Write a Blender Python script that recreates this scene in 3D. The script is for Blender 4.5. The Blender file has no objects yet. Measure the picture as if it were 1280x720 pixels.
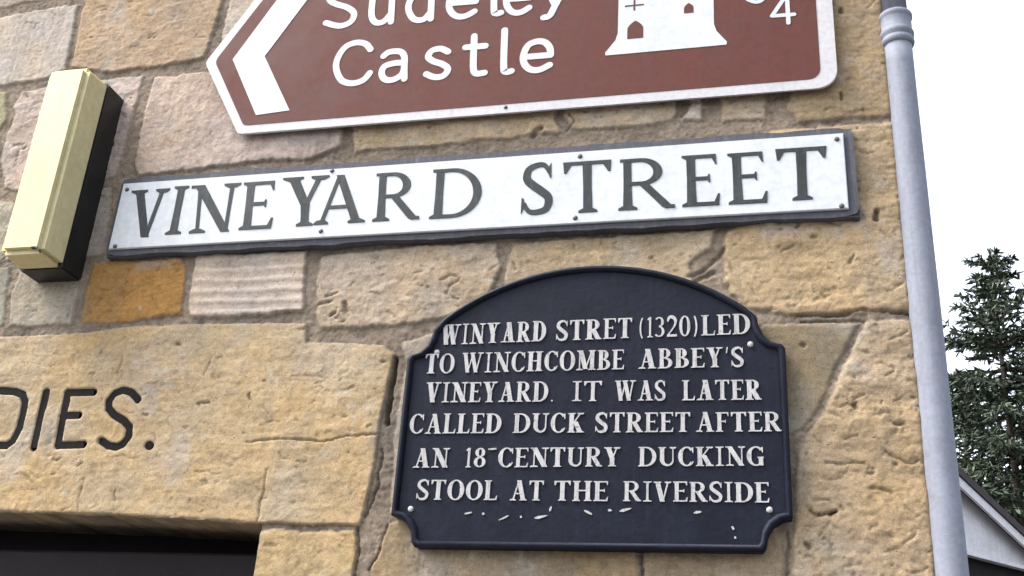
import bpy, bmesh, math, random
import numpy as np
from mathutils import Matrix, Vector

SC = bpy.context.scene
COL = SC.collection
rad = math.radians
random.seed(7)
RNG = np.random.default_rng(11)

# ------------------------------------------------------------------ camera
F_PX, YAW, PITCH, ROLL = 1380.35, -0.256949777, 0.421465952, 0.0652053599
CAM = np.array([0.0, -1.6, 1.6])          # wall face is the plane y = 0, metres
def basis():
    cy, sy, cp, sp = math.cos(YAW), math.sin(YAW), math.cos(PITCH), math.sin(PITCH)
    f = np.array([sy*cp, cy*cp, sp]); r = np.array([cy, -sy, 0.0]); u = np.cross(r, f)
    c, s = math.cos(ROLL), math.sin(ROLL)
    return c*r+s*u, -s*r+c*u, f
RT, UP, FW = basis()
cam_d = bpy.data.cameras.new("camera"); cam = bpy.data.objects.new("camera", cam_d); COL.objects.link(cam)
cam.matrix_world = Matrix(((RT[0], UP[0], -FW[0], CAM[0]), (RT[1], UP[1], -FW[1], CAM[1]), (RT[2], UP[2], -FW[2], CAM[2]), (0, 0, 0, 1)))
cam_d.sensor_width = 36.0; cam_d.lens = F_PX/1280*36; cam_d.clip_start = 0.02; cam_d.clip_end = 3000
SC.camera = cam

# ------------------------------------------------------------------ light
SUN_EL, SUN_AZ = rad(54), rad(258)         # azimuth measured clockwise from +y
w = bpy.data.worlds.new("World"); SC.world = w; w.use_nodes = True
nt = w.node_tree; bg = nt.nodes["Background"]
sky = nt.nodes.new("ShaderNodeTexSky"); sky.sky_type = 'NISHITA'; sky.sun_disc = False
sky.sun_elevation = SUN_EL; sky.sun_rotation = SUN_AZ
sky.air_density = 1.0; sky.dust_density = 6.0; sky.ozone_density = 1.0
hs = nt.nodes.new("ShaderNodeHueSaturation"); hs.inputs["Saturation"].default_value = 0.4
nt.links.new(sky.outputs[0], hs.inputs["Color"]); nt.links.new(hs.outputs[0], bg.inputs["Color"])
bg.inputs["Strength"].default_value = 0.15
sd = bpy.data.lights.new("sun", 'SUN'); sd.energy = 1.2; sd.angle = rad(40); sd.color = (1.0, 0.96, 0.9)
so = bpy.data.objects.new("sun", sd); COL.objects.link(so)
sdir = Vector((math.sin(SUN_AZ)*math.cos(SUN_EL), math.cos(SUN_AZ)*math.cos(SUN_EL), math.sin(SUN_EL)))
so.rotation_euler = sdir.to_track_quat('Z', 'Y').to_euler(); so.location = (-3, -6, 9)
SC.view_settings.view_transform = 'Standard'; SC.view_settings.look = 'None'
SC.view_settings.exposure = 2.23; SC.view_settings.gamma = 1.0; SC.view_settings.use_curve_mapping = False

# ------------------------------------------------------------------ measuring: photo point -> point on a plane parallel to the wall
def ray(x, y): return ((x-640)/F_PX)*RT-((y-360)/F_PX)*UP+FW
def on(x, y, yp=0.0):
    d = ray(x, y); return CAM+d*((yp-CAM[1])/d[1])
def xz(x, y, yp=0.0):
    p = on(x, y, yp); return (float(p[0]), float(p[2]))
def s2l(c):
    c = np.asarray(c, float)/255.0
    return np.where(c <= 0.04045, c/12.92, ((c+0.055)/1.055)**2.4)

# ------------------------------------------------------------------ helpers
def obj(name, bm, mat, parent=None, smooth=False):
    me = bpy.data.meshes.new(name); bm.to_mesh(me); bm.free()
    for m in (mat if isinstance(mat, (list, tuple)) else [mat]): me.materials.append(m)
    if smooth:
        for p in me.polygons: p.use_smooth = True
    o = bpy.data.objects.new(name, me); COL.objects.link(o)
    if parent is not None: o.parent = parent; o.matrix_parent_inverse = parent.matrix_world.inverted()
    return o
def empty(name, loc, label, cat, group=None):
    o = bpy.data.objects.new(name, None); COL.objects.link(o); o.location = loc; o.empty_display_size = 0.1
    o.matrix_world = Matrix.Translation(loc)
    o["label"] = label; o["category"] = cat
    if group: o["group"] = group
    return o
def tag(o, label, cat, group=None):
    o["label"] = label; o["category"] = cat
    if group: o["group"] = group
def prism(bm, poly, y0, y1, bevel=0.0):
    """outline (x, z) extruded from y0 (back) to y1 (front)"""
    a = [bm.verts.new((x, y0, z)) for x, z in poly]; b = [bm.verts.new((x, y1, z)) for x, z in poly]
    n = len(poly); fs = []
    for i in range(n):
        j = (i+1) % n
        try: fs.append(bm.faces.new((a[i], a[j], b[j], b[i])))
        except ValueError: pass
    ff = bm.faces.new(b); fs.append(ff); fs.append(bm.faces.new(a[::-1]))
    if bevel > 0:
        bmesh.ops.bevel(bm, geom=list(ff.edges), offset=bevel, segments=2, affect='EDGES')
    return fs
def box(bm, x0, x1, y0, y1, z0, z1):
    prism(bm, [(x0, z0), (x1, z0), (x1, z1), (x0, z1)], max(y0, y1), min(y0, y1))
def finish(bm):
    bmesh.ops.recalc_face_normals(bm, faces=bm.faces[:])
def lathe(bm, prof, cx, cy, seg=40):
    """profile of (radius, z)"""
    rings = [[bm.verts.new((cx+r*math.cos(2*math.pi*k/seg), cy+r*math.sin(2*math.pi*k/seg), z)) for k in range(seg)] for r, z in prof]
    for A, B in zip(rings, rings[1:]):
        for k in range(seg): bm.faces.new((A[k], A[(k+1) % seg], B[(k+1) % seg], B[k]))
    bm.faces.new(rings[0][::-1]); bm.faces.new(rings[-1])
def screw_head(bm, x, z, y, r, h):
    """domed screw head with its slot, standing on plane y"""
    seg = 14; c = bm.verts.new((x, y-h, z)); prev = None; rings = []
    for rr, hh in ((1.0, 0), (0.95, 0.55), (0.55, 0.92)):
        rings.append([bm.verts.new((x+r*rr*math.cos(2*math.pi*k/seg), y-h*hh, z+r*rr*math.sin(2*math.pi*k/seg))) for k in range(seg)])
    for A, B in zip(rings, rings[1:]):
        for k in range(seg): bm.faces.new((A[k], A[(k+1) % seg], B[(k+1) % seg], B[k]))
    for k in range(seg): bm.faces.new((rings[-1][k], rings[-1][(k+1) % seg], c))

# ------------------------------------------------------------------ materials
class NT:
    def __init__(s, name):
        s.m = bpy.data.materials.new(name); s.m.use_nodes = True; s.t = s.m.node_tree
        s.b = s.t.nodes["Principled BSDF"]
    def n(s, kind, **kw):
        o = s.t.nodes.new(kind)
        for k, v in kw.items(): setattr(o, k, v)
        return o
    def l(s, a, b): s.t.links.new(a, b)
    def noise(s, scale, detail=6, rough=0.6, vec=None):
        o = s.n("ShaderNodeTexNoise"); o.inputs["Scale"].default_value = scale
        o.inputs["Detail"].default_value = detail; o.inputs["Roughness"].default_value = rough
        if vec is None: vec = s.coord()
        s.l(vec, o.inputs["Vector"]); return o.outputs["Fac"]
    def coord(s, scale=None):
        g = s.n("ShaderNodeNewGeometry").outputs["Position"]
        if scale:
            mp = s.n("ShaderNodeMapping"); mp.inputs["Scale"].default_value = scale; s.l(g, mp.inputs["Vector"]); g = mp.outputs[0]
        return g
    def ramp(s, fac, stops):
        r = s.n("ShaderNodeValToRGB"); e = r.color_ramp.elements
        while len(e) < len(stops): e.new(0.5)
        for k, (p, c) in enumerate(stops):
            e[k].position = p; e[k].color = (c[0], c[1], c[2], 1) if hasattr(c, '__len__') else (c, c, c, 1)
        s.l(fac, r.inputs[0]); return r.outputs[0]
    def mix(s, a, b, fac, mode='MIX'):
        x = s.n("ShaderNodeMix", data_type='RGBA', blend_type=mode)
        for sock, v in ((x.inputs[0], fac), (x.inputs[6], a), (x.inputs[7], b)):
            if hasattr(v, 'is_output'): s.l(v, sock)
            elif isinstance(v, (int, float)): sock.default_value = v
            else: sock.default_value = (v[0], v[1], v[2], 1)
        return x.outputs[2]
    def bump(s, h, strength, dist):
        b = s.n("ShaderNodeBump"); b.inputs["Strength"].default_value = strength; b.inputs["Distance"].default_value = dist
        s.l(h, b.inputs["Height"]); s.l(b.outputs[0], s.b.inputs["Normal"])
    def base(s, c):
        if hasattr(c, 'is_output'): s.l(c, s.b.inputs["Base Color"])
        else: s.b.inputs["Base Color"].default_value = (c[0], c[1], c[2], 1)
    def set(s, rough=None, metal=None, spec=None):
        if rough is not None:
            if hasattr(rough, 'is_output'): s.l(rough, s.b.inputs["Roughness"])
            else: s.b.inputs["Roughness"].default_value = rough
        if metal is not None: s.b.inputs["Metallic"].default_value = metal
        if spec is not None: s.b.inputs["Specular IOR Level"].default_value = spec

def painted(name, c, rough=0.5, var=0.25, dirt=(0.1, 0.09, 0.08), dirt_amt=0.35, scale=14, bump=0.0006, spec=0.4):
    m = NT(name); c = np.array(c)
    n1 = m.noise(scale, 5, 0.65); n2 = m.noise(scale*9, 4, 0.6)
    col = m.ramp(n1, [(0.3, c*(1-var)), (0.7, np.minimum(c*(1+var*0.6), 0.9))])
    d = m.ramp(m.noise(scale*2.3, 8, 0.7), [(0.56, 0.0), (0.74, dirt_amt)])
    col = m.mix(col, dirt, d)
    col = m.mix(col, m.ramp(n2, [(0.35, 0.86), (0.65, 1.0)]), 1.0, 'MULTIPLY')
    stk = m.ramp(m.noise(1.0, 5, 0.7, m.coord((scale*6, scale*6, scale*0.35))), [(0.5, 0.0), (0.8, dirt_amt*0.8)])
    col = m.mix(col, dirt, stk)
    m.base(col); m.set(rough=m.ramp(n1, [(0.3, max(rough-0.12, 0.05)), (0.7, min(rough+0.12, 1))]), spec=spec)
    m.bump(m.noise(scale*5, 5, 0.6), 0.5, bump)
    return m.m

def stone_mat():
    m = NT("limestone")
    at = m.n("ShaderNodeAttribute"); at.attribute_name = "stone_colour"
    f = m.noise(95, 8, 0.75); g = m.noise(420, 5, 0.7); st = m.noise(60, 6, 0.7, m.coord((0.35, 1, 2.2)))
    col = m.mix(at.outputs["Color"], m.ramp(f, [(0.28, (0.70, 0.65, 0.6)), (0.5, 1.0), (0.72, (1.2, 1.18, 1.15))]), 0.8, 'MULTIPLY')
    col = m.mix(col, m.ramp(g, [(0.3, 0.72), (0.55, 1.0), (0.75, 1.25)]), 0.7, 'MULTIPLY')
    col = m.mix(col, m.ramp(st, [(0.36, 0.8), (0.6, 1.08)]), 0.6, 'MULTIPLY')
    k = m.noise(780, 3, 0.6)
    col = m.mix(col, m.ramp(k, [(0.3, 0.7), (0.5, 1.0), (0.7, 1.3)]), 0.8, 'MULTIPLY')
    vo = m.n("ShaderNodeTexVoronoi"); vo.inputs["Scale"].default_value = 150; vo.inputs["Randomness"].default_value = 1.0; m.l(m.coord((1, 1, 1.6)), vo.inputs["Vector"])
    pit = m.ramp(vo.outputs["Distance"], [(0.0, 1.0), (0.16, 1.0), (0.3, 0.0)])
    gate = m.ramp(m.noise(46, 4, 0.6), [(0.56, 0.0), (0.66, 1.0)])
    pg = m.mix((0, 0, 0), pit, gate)
    col = m.mix(col, m.mix((1, 1, 1), (0.5, 0.45, 0.4), pg), 0.9, 'MULTIPLY')
    m.base(col); m.set(rough=0.94, spec=0.12)
    h = m.mix(m.mix(f, g, 0.45), k, 0.25); h = m.mix(h, (0, 0, 0), pg)
    m.bump(h, 0.8, 0.0026)
    return m.m
M = {}
M['stone'] = stone_mat()
M['black_paint'] = painted("black_letter_paint", (0.008, 0.007, 0.007), 0.8, 0.3, (0.03, 0.025, 0.02), 0.4, 30, spec=0.1)
M['white_sheet'] = painted("weathered_white_sheet", (0.44, 0.465, 0.49), 0.5, 0.06, (0.30, 0.29, 0.28), 0.3, 9, 0.0003)
M['white_border'] = painted("chalky_white_border", (0.41, 0.405, 0.42), 0.5, 0.08, (0.22, 0.21, 0.2), 0.4, 16, 0.0004)
M['brown_sheet'] = painted("faded_brown_sheet", (0.088, 0.027, 0.021), 0.6, 0.14, (0.07, 0.04, 0.045), 0.4, 11, 0.0003, spec=0.14)
M['letter_grey'] = painted("worn_grey_green_letter_paint", (0.022, 0.027, 0.029), 0.6, 0.35, (0.10, 0.11, 0.11), 0.4, 26, 0.0004, spec=0.2)
M['slate_board'] = painted("slate_grey_backing", (0.052, 0.054, 0.068), 0.8, 0.3, (0.16, 0.155, 0.15), 0.5, 22, 0.002)
M['iron_navy'] = painted("navy_black_cast_iron_paint", (0.0062, 0.0082, 0.0165), 0.5, 0.3, (0.016, 0.02, 0.03), 0.45, 20, 0.0012, spec=0.11)
M['iron_letter'] = painted("worn_white_raised_lettering", (0.37, 0.365, 0.365), 0.55, 0.14, (0.03, 0.032, 0.04), 0.85, 60, 0.0006, spec=0.2)
M['cream'] = painted("yellowed_cream_plastic", (0.50, 0.445, 0.255), 0.45, 0.07, (0.32, 0.27, 0.13), 0.35, 8, 0.0004)
_c = M['cream'].node_tree.nodes["Principled BSDF"]; _c.inputs['Subsurface Weight'].default_value = 0.25; _c.inputs['Subsurface Radius'].default_value = (0.01, 0.008, 0.003); _c.inputs['Subsurface Scale'].default_value = 1.0
M['black_plastic'] = painted("black_plastic", (0.007, 0.007, 0.0075), 0.5, 0.25, (0.025, 0.022, 0.02), 0.4, 18, 0.0004)
M['pipe_paint'] = painted("pale_blue_grey_pipe_paint", (0.185, 0.2, 0.245), 0.72, 0.12, (0.09, 0.085, 0.085), 0.45, 16, 0.0012, spec=0.2)
M['dark_timber'] = painted("dark_stained_timber", (0.011, 0.0085, 0.0105), 0.7, 0.3, (0.02, 0.017, 0.016), 0.4, 12, 0.0006, spec=0.12)
M['screw'] = painted("rusted_screw", (0.05, 0.045, 0.045), 0.5, 0.3, (0.1, 0.06, 0.04), 0.5, 60, 0.0002)
M['glass'] = NT("dark_glass").m
_b = M['glass'].node_tree.nodes["Principled BSDF"]; _b.inputs["Base Color"].default_value = (0.01, 0.01, 0.012, 1); _b.inputs["Roughness"].default_value = 0.06
M['render_white'] = painted("grey_white_render", (0.60, 0.60, 0.63), 0.85, 0.12, (0.3, 0.28, 0.27), 0.4, 5, 0.003)
M['tile'] = painted("dark_roof_tile", (0.035, 0.028, 0.032), 0.8, 0.35, (0.08, 0.08, 0.06), 0.5, 8, 0.004)
M['asphalt'] = painted("asphalt", (0.05, 0.05, 0.052), 0.9, 0.25, (0.08, 0.075, 0.07), 0.4, 3, 0.004)
M['paving'] = painted("paving_stone", (0.22, 0.2, 0.175), 0.9, 0.2, (0.12, 0.11, 0.1), 0.4, 3, 0.003)
M['bark'] = painted("spruce_bark", (0.05, 0.038, 0.03), 0.9, 0.3, (0.03, 0.03, 0.02), 0.4, 10, 0.01)
def needle_mat():
    m = NT("spruce_needles")
    n = m.noise(1.3, 4, 0.6); n2 = m.noise(9, 3, 0.6)
    col = m.ramp(n, [(0.35, (0.018, 0.03, 0.02)), (0.65, (0.05, 0.07, 0.042))])
    col = m.mix(col, m.ramp(n2, [(0.35, 0.6), (0.65, 1.25)]), 1.0, 'MULTIPLY')
    m.base(col); m.set(rough=0.7, spec=0.25); return m.m
M['needles'] = needle_mat()

# ------------------------------------------------------------------ numpy noise
def vnoise(x, y, seed):
    n = 256; tab = np.random.default_rng(seed).random((n, n))
    xi = np.floor(x).astype(int); yi = np.floor(y).astype(int); fx = x-xi; fy = y-yi
    fx = fx*fx*fx*(fx*(fx*6-15)+10); fy = fy*fy*fy*(fy*(fy*6-15)+10)
    a = tab[xi % n, yi % n]; b = tab[(xi+1) % n, yi % n]; c = tab[xi % n, (yi+1) % n]; d = tab[(xi+1) % n, (yi+1) % n]
    return (a*(1-fx)+b*fx)*(1-fy)+(c*(1-fx)+d*fx)*fy-0.5
def fbm(x, y, seed, octv=5, gain=0.55):
    s = np.zeros_like(x); a = 1.0; tot = 0
    for k in range(octv):
        s += a*vnoise(x*2**k+17.3*k, y*2**k+9.1*k, seed+k); tot += a; a *= gain
    return s/tot*2
def facets(x, y, seed):
    """chisel facets: every cell of a jittered lattice is a small tilted plane, about -1..1"""
    n = 128; g = np.random.default_rng(seed); jx, jy, tx, ty, lv = (g.random((n, n)) for _ in range(5))
    xi = np.floor(x).astype(int); yi = np.floor(y).astype(int); best = np.full(x.shape, 1e9); out = np.zeros(x.shape)
    for a in (-1, 0, 1):
        for b in (-1, 0, 1):
            i, j = (xi+a) % n, (yi+b) % n; dx = x-(xi+a+jx[i, j]); dy = y-(yi+b+jy[i, j]); d = dx*dx+dy*dy; k = d < best
            best = np.where(k, d, best); out = np.where(k, (tx[i, j]-0.5)*dx*1.6+(ty[i, j]-0.5)*dy*1.6+(lv[i, j]-0.5), out)
    return out
def sstep(a, b, v):
    t = np.clip((v-a)/(b-a), 0, 1); return t*t*(3-2*t)
def sdf_poly(px, py, P):
    P = np.asarray(P, float); d = np.full(px.shape, 1e9); ins = np.zeros(px.shape, bool)
    for i in range(len(P)):
        a = P[i]; b = P[(i+1) % len(P)]; e = b-a; wx = px-a[0]; wy = py-a[1]
        t = np.clip((wx*e[0]+wy*e[1])/max(e@e, 1e-12), 0, 1)
        d = np.minimum(d, (wx-e[0]*t)**2+(wy-e[1]*t)**2)
        c1 = (a[1] > py) != (b[1] > py)
        with np.errstate(divide='ignore', invalid='ignore'):
            xc = (b[0]-a[0])*(py-a[1])/(b[1]-a[1]+1e-30)+a[0]
        ins ^= c1 & (px < xc)
    d = np.sqrt(d); return np.where(ins, d, -d)
def seg_dist(px, py, L):
    d = np.full(px.shape, 1e9)
    for a, b in zip(L, L[1:]):
        ex, ey = b[0]-a[0], b[1]-a[1]; wx = px-a[0]; wy = py-a[1]
        t = np.clip((wx*ex+wy*ey)/max(ex*ex+ey*ey, 1e-12), 0, 1)
        d = np.minimum(d, np.hypot(wx-ex*t, wy-ey*t))
    return d

# ------------------------------------------------------------------ the stone house
# each stone: outline measured on the photograph, colour (r, g, b), face height mm, roughness mm, kind
LINTEL = [(-160, 428), (0, 421), (60, 418), (110, 415), (160, 408), (270, 404), (383, 404), (384, 428), (440, 429), (480, 432), (494, 442), (488, 470), (477, 520), (471, 560), (466, 600), (456, 640), (452, 657), (400, 657), (320, 655), (250, 650), (150, 645), (0, 640), (-160, 634)]
STONES = [
 ([(-120, -70), (70, -70), (45, 1), (0, 10), (-120, 14)], (178, 160, 138), 0, 1.5, ''),
 ([(-120, 24), (0, 21), (40, 14), (98, 4), (96, 25), (82, 88), (58, 99), (0, 107), (-120, 116)], (190, 178, 166), 2, 1.2, 'grain'),
 ([(118, -70), (296, -70), (278, 5), (262, 60), (255, 74), (222, 80), (180, 86), (140, 91), (88, 86), (95, 50), (104, 8)], (186, 158, 124), 3, 1.6, ''),
 ([(308, -70), (520, -70), (520, 70), (275, 70), (282, 15)], (196, 182, 166), 1, 1.2, ''),
 ([(-120, 121), (10, 114), (8, 150), (-4, 166), (-120, 172)], (168, 158, 120), 1, 1.5, ''),
 ([(-120, 180), (-2, 174), (-2, 240), (-120, 250)], (166, 158, 140), 0, 1.5, ''),
 ([(28, 113), (60, 108), (140, 97), (181, 94), (177, 108), (165, 150), (155, 185), (144, 222), (90, 232), (20, 240), (6, 236), (0, 200), (8, 165), (18, 145), (16, 132)], (190, 172, 160), 1, 1.6, 'rough'),
 ([(-120, 262), (4, 250), (20, 252), (18, 326), (-120, 334)], (176, 170, 152), 1, 1.8, 'rough'),
 ([(98, 238), (140, 232), (132, 318), (60, 326), (40, 320)], (170, 158, 144), 0, 1.2, ''),
 ([(194, 97), (230, 92), (262, 90), (330, 60), (432, 100), (428, 184), (380, 200), (310, 204), (250, 213), (172, 221), (167, 206), (176, 165), (185, 125)], (192, 172, 158), 3, 2.0, 'grain'),
 ([(440, 90), (660, 80), (712, 78), (700, 120), (692, 150), (705, 164), (640, 172), (560, 181), (500, 186), (442, 192), (438, 150)], (186, 164, 132), 2, 2.2, 'rough'),
 ([(722, 80), (800, 78), (846, 76), (846, 140), (842, 152), (800, 158), (716, 164), (702, 146), (712, 115)], (184, 164, 134), 2, 2.4, 'rough'),
 ([(852, 80), (880, 80), (878, 152), (850, 153), (862, 128)], (196, 180, 160), 3, 1.4, ''),
 ([(900, 80), (960, 76), (960, 148), (902, 154)], (180, 160, 132), 1, 1.6, ''),
 ([(988, 60), (1000, -80), (1112, -80), (1118, 0), (1122, 145), (1066, 148), (1000, 154), (984, 140)], (166, 142, 106), 3, 2.0, 'rough'),
 ([(960, 162), (1066, 154), (1126, 152), (1136, 240), (1148, 390), (1060, 393), (985, 397), (925, 385), (903, 350), (902, 300), (908, 287), (960, 270)], (198, 168, 120), 3, 2.4, 'quoin'),
 ([(1082, 402), (1110, 399), (1152, 399), (1164, 560), (1176, 720), (1178, 800), (985, 800), (988, 700), (992, 640), (995, 556), (1006, 541), (1030, 512), (1052, 460)], (188, 160, 118), 4, 2.6, 'quoin'),
 ([(950, 405), (1076, 403), (1046, 458), (1024, 508), (1002, 536), (985, 546), (940, 540)], (146, 130, 102), 1, 0.6, 'smooth'),
 ([(-120, 340), (0, 334), (14, 333), (4, 408), (-120, 414)], (158, 156, 138), 0, 1.2, 'grain'),
 ([(23, 335), (60, 338), (101, 342), (97, 372), (92, 405), (50, 410), (8, 410), (14, 370)], (172, 162, 142), 1, 1.2, 'grain'),
 ([(116, 328), (150, 325), (228, 322), (235, 332), (231, 360), (228, 394), (180, 401), (140, 405), (102, 404), (106, 370)], (180, 132, 62), 2, 2.0, 'rough'),
 ([(246, 318), (300, 316), (384, 312), (383, 350), (379, 390), (300, 396), (239, 398), (236, 380), (241, 340)], (208, 188, 168), 4, 1.0, 'ridged'),
 ([(402, 322), (440, 314), (520, 308), (622, 301), (627, 330), (615, 368), (590, 385), (560, 399), (500, 408), (400, 412), (394, 400), (396, 350)], (188, 168, 142), 3, 2.4, 'rough'),
 ([(643, 303), (700, 297), (800, 291), (862, 288), (895, 285), (888, 312), (864, 330), (866, 345), (880, 400), (640, 400), (628, 350)], (184, 162, 128), 2, 2.2, 'rough'),
 ([(322, 661), (400, 662), (449, 662), (446, 700), (440, 800), (296, 800), (312, 700)], (198, 168, 116), 2, 1.6, ''),
 ([(480, 655), (500, 650), (520, 640), (800, 640), (797, 800), (455, 800), (466, 700)], (158, 138, 108), 0, 2.0, 'grain'),
 ([(805, 640), (970, 640), (980, 700), (978, 800), (803, 800)], (160, 140, 110), 1, 2.0, 'grain'),
 ([(500, 428), (540, 418), (960, 420), (955, 630), (510, 630), (488, 645), (490, 560), (497, 500), (508, 452)], (180, 166, 148), 0, 1.0, ''),
 (LINTEL, (206, 178, 132), 3, 1.6, 'lintel'),
]
LINTEL_ID = len(STONES)-1
ALB = 0.56                                   # surface colour seen -> reflectance
MORTAR = s2l((154, 140, 124))*ALB
CORNER_X = 0.198
XO1 = -0.802; XO0 = XO1-1.06                  # door opening
def grid_lines(lo, a, b, hi, fine, coarse):
    return np.concatenate([np.linspace(lo, a, max(2, int((a-lo)/coarse)))[:-1], np.linspace(a, b, int((b-a)/fine)+1), np.linspace(b, hi, max(2, int((hi-b)/coarse)))[1:]]) if hi > b+1e-6 else np.concatenate([np.linspace(lo, a, max(2, int((a-lo)/coarse)))[:-1], np.linspace(a, b, int((b-a)/fine)+1)])
gx = grid_lines(-3.6, -1.70, CORNER_X, CORNER_X, 0.0023, 0.022)
gz = grid_lines(0.0, 1.80, 3.12, 4.6, 0.0023, 0.022)
gx[np.argmin(abs(gx-XO1))] = XO1; gx[np.argmin(abs(gx-XO0))] = XO0
X, Z = np.meshgrid(gx, gz, indexing='ij')

def project(Xw, Zw):
    rx = Xw-CAM[0]; ry = 0-CAM[1]; rz = Zw-CAM[2]
    f = rx*FW[0]+ry*FW[1]+rz*FW[2]; f = np.maximum(f, 0.05)
    return 640+F_PX*(rx*RT[0]+ry*RT[1]+rz*RT[2])/f, 360-F_PX*(rx*UP[0]+ry*UP[1]+rz*UP[2])/f

def masonry(Xm, Zm, traced=True):
    """height towards the viewer (m) and colour for every grid point"""
    n1 = fbm(Xm*18, Zm*18, 1); n2 = fbm(Xm*55, Zm*55, 2); n3 = fbm(Xm*170, Zm*170, 3, 3); n4 = fbm(Xm*6, Zm*6, 4)
    wx = Xm+0.0050*fbm(Xm*22, Zm*22, 5)+0.0026*fbm(Xm*120, Zm*120, 6, 3); wz = Zm+0.0050*fbm(Xm*22, Zm*22, 7)+0.0026*fbm(Xm*120, Zm*120, 8, 3)
    fx_, fz_ = Xm+0.006*n2, Zm+0.006*n1; fc = 0.65*facets(fx_*30, fz_*44, 91)+0.35*facets(fx_*80, fz_*110, 92); gr_ = np.random.default_rng(5).normal(0, 1, Xm.shape)
    sid = np.full(Xm.shape, -1); sdf = np.full(Xm.shape, -1.0)
    # rows of blocks beyond the part of the wall that was measured
    row = np.floor((wz+0.06)/0.235); fz = (wz+0.06)/0.235-row
    rr = (np.sin(row*127.1+3.3)*43758.5) % 1.0
    wid = 0.30+0.16*rr; u = wx/wid+rr*3.0; ci = np.floor(u); fu = u-ci
    sdf = np.minimum(np.minimum(fz, 1-fz)*0.235, np.minimum(fu, 1-fu)*wid)-0.006
    proc = ((np.sin(row*12.9898+ci*78.233)*43758.5453) % 1.0); psid = 1000+(proc*7).astype(int)
    sid = np.where(sdf > -0.002, psid, -1)
    if traced:
        px, py = project(Xm, Zm)
        inside = (px > -130) & (px < 1500) & (py > -62) & (py < 790)
        edge = np.minimum(np.minimum(px+130, py+62), 790-py)*0.0012
        sdf = np.where(inside, -0.05, np.minimum(sdf, -edge-0.004)); sid = np.where(inside, -1, sid)
        for k, (poly, c, h, r, kind) in enumerate(STONES):
            P = [xz(a, b) for a, b in poly]
            xs = [p[0] for p in P]; zs = [p[1] for p in P]
            i0, i1 = np.searchsorted(gx, [min(xs)-0.03, max(xs)+0.03]); j0, j1 = np.searchsorted(gz, [min(zs)-0.03, max(zs)+0.03])
            sl = (slice(i0, i1), slice(j0, j1))
            d = sdf_poly(wx[sl] if k != LINTEL_ID else Xm[sl]*0.6+wx[sl]*0.4, wz[sl] if k != LINTEL_ID else Zm[sl]*0.6+wz[sl]*0.4, P)
            better = (d > sdf[sl]) & (d > -0.03)
            sdf[sl] = np.where(better, d, sdf[sl]); sid[sl] = np.where(better & (d > 0), k, np.where(better, -1, sid[sl]))
    # mortar
    H = -0.0026+0.0014*n1+0.0012*n2+0.0012*n3+0.00022*gr_; Cc = MORTAR[None, None, :]*(1+0.24*n1+0.26*n2+0.22*n3+0.05*gr_)[..., None]
    Cc = Cc*(1+0.18*n4[..., None]*np.array([1, 0.9, 0.8]))
    ids = np.unique(sid[sid >= 0])
    pal = [(190, 176, 158), (190, 160, 120), (186, 166, 140), (176, 158, 132), (198, 166, 116), (180, 164, 150), (168, 152, 124)]
    for k in ids:
        m = sid == k
        if k >= 1000: c, h, r, kind = pal[k-1000], (k-1000) % 4, 1.8, 'rough' if k % 2 else ''
        else: _, c, h, r, kind = STONES[k]
        c = s2l(c)*ALB; c = (c.mean()+(c-c.mean())*(0.74 if kind == 'quoin' else 0.80 if kind == 'lintel' else 0.84))*(1.05 if kind in ('lintel', 'quoin') else 1.17)
        rnd = {'quoin': 0.009, 'lintel': 0.004}.get(kind, 0.006)
        s = np.clip(sdf[m]/rnd, 0, 1); prof = np.sqrt(np.clip(1-(1-s)**2, 0, 1))
        a1, a2, a3, a4 = n1[m], n2[m], n3[m], n4[m]; x, z = Xm[m], Zm[m]
        hh = h*0.0008+0.001*r*(0.75*a1+0.40*a2+0.28*a3)
        off = (k % 97)*3.1
        tint = 0.13*a1+0.12*a2+0.12*a3+0.035*gr_[m]
        fa = {'smooth': 0.0002, 'ridged': 0.0003, 'grain': 0.0005, 'lintel': 0.0006, 'quoin': 0.0009, 'rough': 0.0010}.get(kind, 0.0008); hh = hh+fa*fc[m]+0.00013*gr_[m]*(kind != 'smooth')
        warm = 0.22*fbm(x*9+off, z*9, 21)
        if kind == 'ridged':
            rg = np.sin((z+0.006*fbm(x*7, z*10, 31))*2*math.pi/0.021+0.6*fbm(x*9, z*9, 32)); hh += 0.0011*np.maximum(rg, -0.5); tint += 0.05*rg
        if kind in ('rough', 'quoin', ''):
            sp = fbm(x*26+off, z*42, 33, 4); hh += (0.0012 if kind != '' else 0.0007)*np.sign(sp)*np.abs(sp)**0.6
            pit = sstep(0.50, 0.74, fbm(x*44+off, z*60, 34, 4)); hh -= 0.0030*pit*(1 if kind else 0.6); tint -= 0.30*pit*(1 if kind else 0.6)
        if kind == 'quoin':
            lay = fbm(x*7+off, z*34, 35, 5); hh += 0.0024*lay; tint += 0.08*lay
            hole = sstep(0.60, 0.76, fbm(x*34+3+off, z*40, 36, 4)); hh -= 0.005*hole; tint -= 0.4*hole
        if kind == 'grain':
            gr = fbm(x*150+off, z*16, 37, 3); hh += 0.0005*gr; tint += 0.12*gr
        if kind == 'lintel':
            lay = fbm(x*10, z*38, 38, 5); hh += 0.0016*lay; tint += 0.08*lay
            pit = sstep(0.56, 0.74, fbm(x*36, z*64, 39, 4)); hh -= 0.0024*pit; tint -= 0.34*pit
            warm = warm*1.6+0.10*fbm(x*4, z*5, 40)
        H[m] = (-0.005)*(1-prof)+hh*prof
        cc = c[None, :]*(1+tint)[:, None]*np.stack([1+0.35*warm, np.ones_like(warm), 1-0.75*warm], 1)
        lic = sstep(0.15, 0.60, fbm(x*14+off, z*14, 41, 5))[:, None]     # pale lime bloom
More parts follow.
